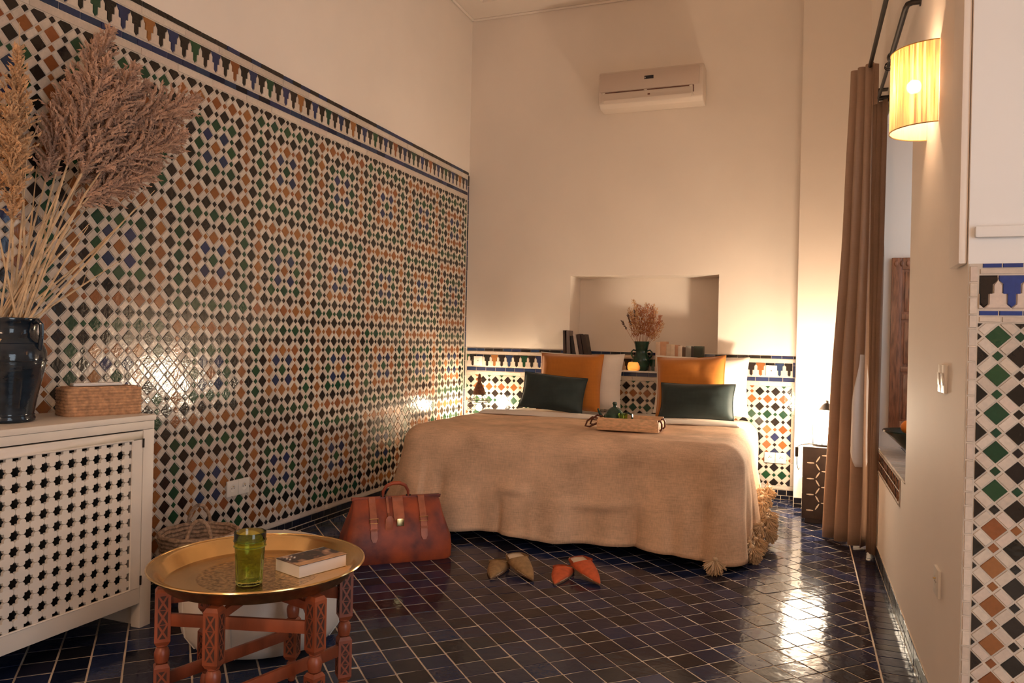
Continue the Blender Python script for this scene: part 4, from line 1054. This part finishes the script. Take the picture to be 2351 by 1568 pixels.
def dry_vase():
    t = thing('glazed_vase', 'small green glazed vase with handles holding dried flowers', 'vase', (-1.196, YS, ZS))
    MB().lathe([(0,0), (.045,0), (.052,.008), (.066,.05), (.070,.085), (.060,.118), (.046,.140), (.046,.16), (.054,.20), (.060,.228), (.062,.234), (.056,.234), (.048,.20), (.040,.15), (.05,.10), (0,.02)], 30).build('body', M['pot'], t, smooth=True, angle=60)
    for s in (-1, 1): MB().tube([(s*.044,0,.158), (s*.066,0,.165), (s*.082,0,.150), (s*.080,0,.12), (s*.066,0,.10)], .0065, 8).build('handle', M['pot'], t, smooth=True)
    rnd = random.Random(11)
    for k in range(22):
        f = k/21*2-1; tip = Vector((f*.175+rnd.gauss(0,.026), rnd.uniform(-.05,.05), .50+.07*rnd.random()-.12*f*f)); b0 = Vector((-1.196+f*.030, YS, ZS+.17))
        kind = 2 if k < 3 else 0
        if kind == 2: tip = Vector((-.17+.05*k, 0, .40+.05*k))
        d = tip+Vector((-1.196, YS, ZS))-b0; ln = d.length
        st = thing('dried_flower_stem', 'dark seed head on a dried stem leaning out of the green vase' if kind == 2 else 'reddish dried flower stem in the green vase', 'dried flower', b0, group='dark seed heads in the vase' if kind == 2 else 'dried flowers in the vase')
        st.rotation_mode = 'QUATERNION'; st.rotation_quaternion = d.to_track_quat('Z', 'Y')
        MB().tube([(0,0,-.05), (0,0,ln*.95)], .0013, 5).build('stem', M['dry'], st)
        mb = MB(); nn = 120 if kind == 0 else 60
        for q in range(nn):
            zf = rnd.uniform(.35, 1) if kind == 0 else rnd.uniform(.7, 1); r = (.046*math.sin(PI*min(1, zf*.9)) if kind == 0 else .008); a = rnd.uniform(0, 2*PI)
            p = Vector((r*rnd.random()*math.cos(a), r*rnd.random()*math.sin(a), zf*ln)); ax = Vector((math.cos(a)*.5, math.sin(a)*.5, 1)).normalized()*rnd.uniform(.006, .013)
            sd = ax.cross(Vector((rnd.gauss(0,1), rnd.gauss(0,1), .3))).normalized()*.0026; s2 = ax.cross(sd).normalized()*.0026
            mb.add([p-ax, p+sd, p+s2, p-sd, p-s2, p+ax], [(0,1,2),(0,2,3),(0,3,4),(0,4,1),(5,2,1),(5,3,2),(5,4,3),(5,1,4)])
        mb.build('seed_head', M['dry3'] if kind == 2 else (M['dry'] if k % 3 else M['dry2']), st)['kind'] = 'stuff'
dry_vase()
def candle():
    t = thing('tealight_holder', 'glowing round amber glass tealight holder on the thin shelf', 'candle holder', (-1.245, 6.045, ZS))
    MB().lathe([(0,.0), (.040,.0), (.052,.012), (.055,.035), (.050,.058), (.042,.068), (.038,.066), (.046,.055), (.050,.035), (.047,.014), (0,.006)], 28).build('bowl', M['glass_a'], t, smooth=True, angle=60)
    MB().lathe([(0,.008), (.019,.008), (.019,.020), (0,.020)], 18).build('tealight', M['paper'], t)
    MB().ball((0,0,.033), .0075, 8, 8, (1,1,1.9)).build('flame', M['flame'], t, smooth=True)
    point('tealight_light', (0,0,.040), 1.0, (1,.66,.34), .012, t)
candle()

# ------------------------------------------------------------------ air conditioner
def aircon():
    x0, x1, zb, zt, yf = -1.565, -.745, 3.035, 3.32, 5.945
    t = thing('air_conditioner', 'beige wall mounted split air conditioner above the bed recess', 'air conditioner', ((x0+x1)/2, D, zb))
    hw = (x1-x0)/2; dp_ = D-yf; H = zt-zb
    sec = [(0, 0), (-dp_*.72, 0), (-dp_*.93, .028), (-dp_*.99, .085), (-dp_, H*.45), (-dp_*.97, H-.03), (-dp_*.86, H), (0, H)]
    MB().prism([(y, z) for y, z in sec], -hw, hw, Matrix(((0,0,1,0),(1,0,0,0),(0,1,0,0),(0,0,0,1)))).build('case', M['acw'], t, bevel=.012, seg=3)
    MB().box((-hw+.012, -dp_-.006, .118), (hw-.030, -dp_+.004, H-.022)).build('front_panel', M['acf'], t, bevel=.008)
    lv = MB().box((-hw+.05, -.030, 0), (hw-.085, .0, .008), T(0, -dp_-.001, .022) @ RX(math.radians(-72))).build('louvre_flap', M['acw'], t, bevel=.003)
    fl = MB().box((-hw+.03, -dp_-.004, .036), (hw-.075, -dp_*.95, .104)).build('outlet_flap', M['acw'], t, bevel=.004)
    MB().box((-hw+.03, -dp_-.0035, .106), (hw-.072, -dp_+.002, .113)).build('outlet_gap', M['leather_dk'], t)
    MB().box((hw-.074, -dp_-.003, .060), (hw-.069, -dp_+.004, .113)).build('outlet_gap', M['leather_dk'], t)
    for x in (-hw+.045, -.03, hw-.09): MB().ball((x, -dp_-.003, .108), .012, 10, 6, (1.2,.4,.8)).build('hinge_clip', M['acw'], t, smooth=True)
    sc = MB().box((-.040, -dp_-.009, .190), (.032, -dp_-.004, .216)).build('display', M['screen'], t, bevel=.001)
    MB().box((-.036, -dp_-.0096, .196), (-.030, -dp_-.0088, .206)).build('display_mark', M['plastic'], sc)
    MB().box((-.012, -dp_-.0055, .066), (.006, -dp_-.0035, .078)).build('logo', M['leather_dk'], t)
aircon()

# ------------------------------------------------------------------ sconce and its light
def sconce(loc, label, energy=25):
    t = thing('wall_sconce', label, 'wall lamp', loc)
    R, Dp, h = .128, .135, .275
    pts = lambda z, k=1.0: [(-Dp*k*math.sin(PI*i/32), -R*math.cos(PI*i/32)*k, z) for i in range(33)]
    a, b_ = pts(0), pts(h); mb = MB(); mb.add(a+b_, [(i, i+1, 34+i, 33+i) for i in range(32)])
    mb.build('shade', M['shade'], t, smooth=True, angle=80)
    for z in (0, h): MB().tube(pts(z), .0022, 6).build('shade_wire', M['gold'], t, smooth=True)
    MB().box((-.008, -.04, .09), (-.0, .04, .17)).build('back_plate', M['plastic'], t)
    MB().tube([(-.004,0,.12), (-.06,0,.12), (-.06,0,.135)], .006, 8).build('arm', M['gold'], t, smooth=True)
    MB().ball((-.06,0,.160), .024, 14, 10).build('bulb', M['bulb'], t, smooth=True)
    point('sconce_light', (-.060, 0, .160), energy, WARM, .026, t)
    return t
sconce((RW-.001, 3.0, 1.915), 'half round raffia shade wall lamp glowing beside the window recess')

# ------------------------------------------------------------------ curtain rods and curtains
def rods():
    x, z = .335, 2.785
    t = thing('curtain_rod', 'long black iron curtain rod carrying the beige curtain', 'curtain rod', (x, 4.9, z))
    MB().tube([(0, .55, 0), (0, -3.2, 0)], .0115, 10).build('pole', M['iron'], t, smooth=True)
    for y in (.50, -1.9): MB().tube([(0, y, 0), (.074, y, 0)], .006, 8).build('bracket', M['iron'], t, smooth=True)
    t = thing('curtain_rod', 'short black iron rod with returned ends across the window recess', 'curtain rod', (.36, 3.95, 2.51))
    MB().tube([(.048, -.585, .012), (.020, -.585, .012), (.004, -.575, .010), (0, -.55, .006), (0, 0, 0)], .0115, 10).build('pole', M['iron'], t, smooth=True)
    MB().tube([(0, 0, 0), (0, .56, -.0), (.0, .59, -.004), (.02, .60, -.006), (.048, .60, -.006)], .0085, 10).build('sliding_pole', M['iron'], t, smooth=True)
    MB().ball((0, -.02, 0), .019, 12, 8, (1, 2.2, 1)).build('joint_collar', M['iron'], t, smooth=True)
    for y in (.085, .105): MB().tube([(.016*math.cos(a*PI/10), y, .016*math.sin(a*PI/10)-.004) for a in range(20)], .0022, 6, closed=True).build('ring', M['iron'], t, smooth=True)
    for y in (-.585, .60): MB().lathe([(.018, 0), (.018, .004), (0, .004)], 14, T(.0495, y, .012 if y < 0 else -.006) @ RY(-PI/2)).build('wall_rose', M['iron'], t)
    bk = MB().box((.0, .565, -.012), (.048, .615, .0)); bk.box((.0, .61, -.012), (.004, .66, .055)); bk.box((0, .61, .05), (.048, .66, .055)); bk.build('end_bracket', M['iron'], t)
rods()
def curtain_mesh(A0, A1, B0, B1, ztop, zbot, nf, amp, seed, nu=150, nv=40, flare=1.0, zvar=None):
    """A = top line ends, B = bottom line ends, folds perpendicular to the line"""
    def fn(u, v):
        f = smooth01(v)*.75+.25*v
        p = Vector((lerp(A0[0], A1[0], u), lerp(A0[1], A1[1], u))).lerp(Vector((lerp(B0[0], B1[0], u), lerp(B0[1], B1[1], u))), f)
        d = Vector((B1[0]-B0[0], B1[1]-B0[1])).normalized(); n_ = Vector((-d.y, d.x))
        ph = 2*PI*nf*u+seed+.5*nz(u*3, v*1.3, seed)
        a = amp*(.55+.45*v)*(math.sin(ph)+.25*math.sin(2*ph+seed))+.012*nz(u*5, v*4, seed)
        s = .35*amp*math.cos(ph*1.0)
        z = lerp(ztop, zbot, v)
        q = p+n_*a+d*s
        return (min(q.x, .402), q.y, z)
    global CF; CF = fn
    return MB().grid(fn, nu, nv)
def curtains():
    t = thing('beige_curtain', 'long beige curtain gathered in folds hanging to the floor by the window recess', 'curtain', (.30, 4.98, 0))
    o = curtain_mesh((.245, 4.99), (.375, 4.83), (.150, 5.07), (.375, 4.83), 2.80, .012, 3.5, .045, 1.1).build('panel', M['curtain'], t, smooth=True, angle=180)
    o.matrix_parent_inverse = t.matrix_basis.inverted(); mo = o.modifiers.new('t', 'SOLIDIFY'); mo.thickness = .004
    # turned out lining seen on the front fold
    def lin(u, v):
        z = lerp(1.12, .47, v); wd = .035+.15*smooth01(v/.7)*(1 if v < .8 else 1-(v-.8)*4.4)
        uu = .80+(u-.5)*wd; p = CF(uu, (2.80-z)/(2.80-.012)); return (p[0]-.004, p[1]-.010-.006*math.sin(PI*u), z)
    l_ = MB().grid(lin, 8, 24).build('turned_lining', M['lining'], t, smooth=True, angle=180); l_.matrix_parent_inverse = t.matrix_basis.inverted(); mo = l_.modifiers.new('t', 'SOLIDIFY'); mo.thickness = .003
    t2 = thing('shaded_curtain', 'shadow-darkened brown curtain hanging from the short iron rod at the window recess', 'curtain', (.37, 4.56, 0))
    o = curtain_mesh((.345, 4.62), (.400, 4.50), (.372, 4.70), (.400, 4.64), 2.49, .02, 2.5, .013, 4.2, 70, 26).build('panel', M['curtain_d'], t2, smooth=True, angle=180)
    o.matrix_parent_inverse = t2.matrix_basis.inverted(); mo = o.modifiers.new('t', 'SOLIDIFY'); mo.thickness = .003
curtains()

# ------------------------------------------------------------------ deep window recess
def window():
    wdw = struct(MB().box((NX, NY0-.02, NZ0), (NX+.05, NY1+.02, NZ0+.05)).box((NX, NY0-.02, NZ1-.05), (NX+.05, NY1+.02, NZ1)).box((NX, NY0-.02, NZ0+.05), (NX+.05, NY0+.05, NZ1-.05)).box((NX, NY1-.05, NZ0+.05), (NX+.05, NY1+.02, NZ1-.05)).box((NX, 4.11, NZ0+.05), (NX+.05, 4.17, NZ1-.05)).build('window_1', M['wood_d']), 'wooden window frame at the back of the deep recess', 'window')
    for y0, y1 in ((NY0+.05, 4.11), (4.17, NY1-.05)): MB().box((NX+.022, y0, NZ0+.05), (NX+.028, y1, NZ1-.05)).build('pane', M['glass_c'], wdw)
    sl = struct(MB().box((RW-.004, NY0+.002, NZ0-.011), (NX-.002, NY1-.002, NZ0-.005)).box((RW-.004, NY0+.16, .475), (RW-.0005, NY1-.002, NZ0-.011)).build('trim_4', M['grout']), 'tiled window sill with a mosaic edge band', 'trim')
    FS = Frame((RW-.004, 0, 0), (0,-1,0), (0,0,1), (-1,0,0)); FSt = Frame((0, 0, NZ0-.005), (1,0,0), (0,1,0), (0,0,1))
    row(sl, FS, (-(NY1-.004), .592), (-(NY0+.165), .604), .12, 'w', 'sill_tile'); row(sl, FS, (-(NY1-.004), .478), (-(NY0+.165), .488), .12, 'w', 'sill_tile')
    a = NY0+.18
    while a < NY1-.03:
        mb = MB(); c = -a
        for dz, dy in ((0, 0), (.05, .013)):
            q = [(c-.012+dy, .516+dz), (c+dy, .494+dz), (c+.012+dy, .516+dz), (c+dy, .538+dz)]
            m1 = MB(); tile_into(m1, FS, q, .004, .01); m1.build('sill_tile', M['tk'] if int(a*40) % 2 else M['to'], sl)
        a += .028
    for k in range(12):
        for j in range(5):
            y0 = NY0+.01+k*.102; x0_ = RW-.003+j*.12; m1 = MB(); tile_into(m1, FSt, [(x0_, y0), (x0_+.117, y0), (x0_+.117, y0+.099), (x0_, y0+.099)], .004, .008)
            m1.build('sill_tile', M['tn'] if j else M['tw'], sl)
    # shutter leaf folded against the far jamb
    t = thing('window_shutter', 'dark carved walnut shutter leaf folded back in the window recess', 'shutter', (.462, NY1-.003, .70))
    W_, H_ = .30, .965
    MB().box((0, -.020, 0), (.052, 0, H_)).build('stile', M['wood_d'], t, bevel=.002); MB().box((W_-.052, -.020, 0), (W_, 0, H_)).build('stile', M['wood_d'], t, bevel=.002)
    zz = [0, .055, .33, .36, .62, .65, .90, H_]
    for a, b_ in ((0, .055), (.33, .36), (.62, .65), (.90, H_)): MB().box((.053, -.020, a), (W_-.053, 0, b_)).build('rail', M['wood_d'], t, bevel=.002)
    for a, b_ in ((.055, .33), (.36, .62), (.65, .90)):
        p = MB().box((.053, -.012, a), (W_-.053, -.001, b_)).build('panel', M['wood_d'], t); MB().box((.068, -.018, a+.015), (W_-.068, -.012, b_-.015)).build('raised_field', M['wood_d'], p, bevel=.004)
    cv = MB()
    for k in range(9): cv.ball((.020+.030*k, -.020, .932), .011, 8, 5, (1,.5,1.6))
    cv.build('carved_frieze', M['wood_d'], t, smooth=True)
    b = thing('fruit_bowl', 'wide dark green bowl of oranges on the window sill', 'bowl', (.590, 4.40, NZ0-.001))
    MB().lathe([(0,0), (.055,0), (.060,.012), (.10,.045), (.165,.105), (.190,.122), (.188,.128), (.16,.118), (.09,.055), (.05,.02), (0,.016)], 40).build('body', M['bowl'], b, smooth=True, angle=60)
    for (x, y, z), lab in (((.520, 4.375, .757), 'ripe orange at the rim of the green bowl nearest the curtain'), ((.600, 4.40, .730), 'ripe orange in the middle of the green bowl'), ((.655, 4.45, .755), 'ripe orange towards the window in the green bowl')):
        o = thing('orange_fruit', lab, 'orange', (x, y, z)); MB().ball((0,0,0), .038, 18, 12, (1,1,.94)).build('peel', M['orange'], o, smooth=True); MB().ball((0,0,.035), .005, 8, 4, (1,1,.4)).build('stem_end', M['tg'], o)
window()

# ------------------------------------------------------------------ bedside tables and lamps
def hex_table():
    X0, X1, Y0, Y1, H_ = .022, .30, 5.40, 5.68, .50
    t = thing('bedside_table', 'dark square bedside table inlaid with white hexagon lines beside the curtain', 'bedside table', ((X0+X1)/2, (Y0+Y1)/2, 0))
    hx, hy = (X1-X0)/2, (Y1-Y0)/2
    MB().box((-hx, -hy, .03), (hx, hy, H_)).build('body', M['ebony'], t, bevel=.003)
    MB().box((-hx+.02, -hy+.02, 0), (hx-.02, hy-.02, .03)).build('plinth', M['ebony'], t)
    def inlay(F):
        mb = MB(); s = .060; hgt = s*math.sqrt(3); done = set()
        for i in range(-3, 4):
            for j in range(-1, 6):
                cx_ = i*1.5*s-.135+.135; cz = .085+j*hgt+(hgt/2 if i % 2 else 0)
                for k in range(6):
                    a0, a1 = math.radians(60*k), math.radians(60*k+60); p = Vector((cx_+s*math.cos(a0), cz+s*math.sin(a0))); q = Vector((cx_+s*math.cos(a1), cz+s*math.sin(a1)))
                    key = (round((p.x+q.x)/2, 3), round((p.y+q.y)/2, 3))
                    if key in done: continue
                    done.add(key); p, q = p.lerp(q, .14), q.lerp(p, .14); d = (q-p).normalized(); n_ = Vector((-d.y, d.x))*.0048
                    if max(abs(p.x), abs(q.x)) > hx-.004 or min(p.y, q.y) < .05 or max(p.y, q.y) > H_-.008: continue
                    m1 = p.lerp(q, .5); mb.prism([tuple(p), tuple(m1-n_), tuple(q), tuple(m1+n_)], 0, .0012, F) if False else mb.prism([tuple(p-n_*.5), tuple(m1-n_), tuple(q-n_*.5), tuple(q+n_*.5), tuple(m1+n_), tuple(p+n_*.5)], 0, .0012, F)
        mb.build('bone_inlay', M['bone'], t)
    inlay(T(0, -hy, 0) @ Matrix(((1,0,0,0),(0,0,-1,0),(0,1,0,0),(0,0,0,1))))
    inlay(T(-hx, 0, 0) @ Matrix(((0,0,-1,0),(-1,0,0,0),(0,1,0,0),(0,0,0,1))))
    l = thing('lantern_lamp', 'bright glass lantern lamp on the hexagon inlaid table half hidden by the curtain', 'lamp', (.165, 5.53, H_))
    MB().lathe([(0,0), (.085,0), (.085,.012), (.06,.02), (0,.02)], 24).build('base', M['iron'], l, smooth=True)
    MB().lathe([(.062,.02), (.075,.05), (.080,.13), (.070,.20), (.04,.235), (0,.24)], 24).build('glass', M['lampglow'], l, smooth=True, angle=60)
    for k in range(6):
        a = PI/3*k+.2; MB().tube([(r*math.cos(a), r*math.sin(a), z) for r, z in ((.082,.012), (.084,.05), (.088,.13), (.078,.20), (.045,.243))], .0026, 6).build('cage_rib', M['iron'], l, smooth=True)
    MB().lathe([(.05,.24), (.03,.27), (.012,.285), (.012,.30), (0,.305)], 20).build('cap', M['iron'], l, smooth=True)
    point('lantern_light', (-.16, -.05, .22), 42, (1, .82, .60), .05, l)
    c = thing('lamp_cord', 'black lamp cord with an inline switch at the dark bedside table', 'cord', (.0, 5.41, 0))
    MB().tube([(.11, .06, H_+.012), (.06, .0, H_+.020), (.01, -.004, H_+.012), (-.016, -.004, H_-.005), (-.016, -.002, .44), (-.014, 0, .38), (-.004, .10, .33), (.006, .40, .30)], .0025, 6).build('cable', M['iron'], c, smooth=True)
    MB().box((-.026, -.014, .43), (-.006, .006, .495)).build('inline_switch', M['iron'], c, bevel=.004)
hex_table()
def left_bedside():
    t = thing('bedside_table', 'small dark wooden bedside table hidden between the bed and the mosaic wall', 'bedside table', (-2.575, 5.86, 0))
    MB().box((-.14, -.15, .43), (.14, .15, .46)).build('top', M['ebony'], t, bevel=.004)
    for sx in (-1, 1):
        for sy in (-1, 1): MB().box((sx*.12-.012, sy*.13-.012, 0), (sx*.12+.012, sy*.13+.012, .43)).build('leg', M['ebony'], t)
    l = thing('wire_lantern', 'black wire lantern with a small domed hood shining on the tiles beside the bed', 'lamp', (-2.505, 5.86, .46)); k_ = 1.0
    MB().lathe([(.055,.245), (.045,.285), (.030,.318), (.016,.345), (.014,.36), (.020,.372), (.012,.39), (.010,.41), (0,.418)], 12).build('hood', plain('pierced_metal', (.16,.07,.04), .5, .6, var=.4, vs=80), l, smooth=True)
    for z, r in ((.245, .056), (.20, .092), (.185, .092), (.15, .100), (.125, .09), (.01, .085)):
        MB().tube([(r*math.cos(a*PI/16), r*math.sin(a*PI/16), z) for a in range(32)], .0030 if z > .18 else .002, 6, closed=True).build('wire_ring', M['iron'], l, smooth=True)
    for k in range(6):
        a = PI/3*k+.25; MB().tube([(r*math.cos(a), r*math.sin(a), z) for r, z in ((.055,.245), (.090,.20), (.092,.185), (.092,.01))], .0022, 6).build('wire_rib', M['iron'], l, smooth=True)
    MB().lathe([(0,0), (.085,0), (.085,.012), (0,.012)], 24).build('base', M['iron'], l)
    MB().ball((0,0,.135), .028, 14, 10).build('bulb', M['bulb'], l, smooth=True)
    point('lantern_light', (0, 0, .135), 120, (1, .80, .55), .030, l)
left_bedside()

# ------------------------------------------------------------------ unseen fill lamp added behind the camera
def pendant(loc, energy):
    t = thing('fill_pendant', 'round cream paper pendant lamp added as unseen fill light in the entrance half of the room', 'lamp', loc)
    MB().ball((0,0,0), .20, 28, 18).build('globe', M['paper_lit'], t, smooth=True)
    MB().tube([(0,0,.20), (0,0,ZC+.15-loc[2])], .004, 6).build('cord', M['iron'], t, smooth=True)
    point('fill_pendant_light', (0,0,-.0), energy, WARM, .21, t)
M['paper_lit'] = emit('lit_paper', (1, .80, .58), 3.0)
pendant((-.9, -1.2, 2.1), 450)
sconce((RW-.001, 2.0, 1.0), 'x') if False else None
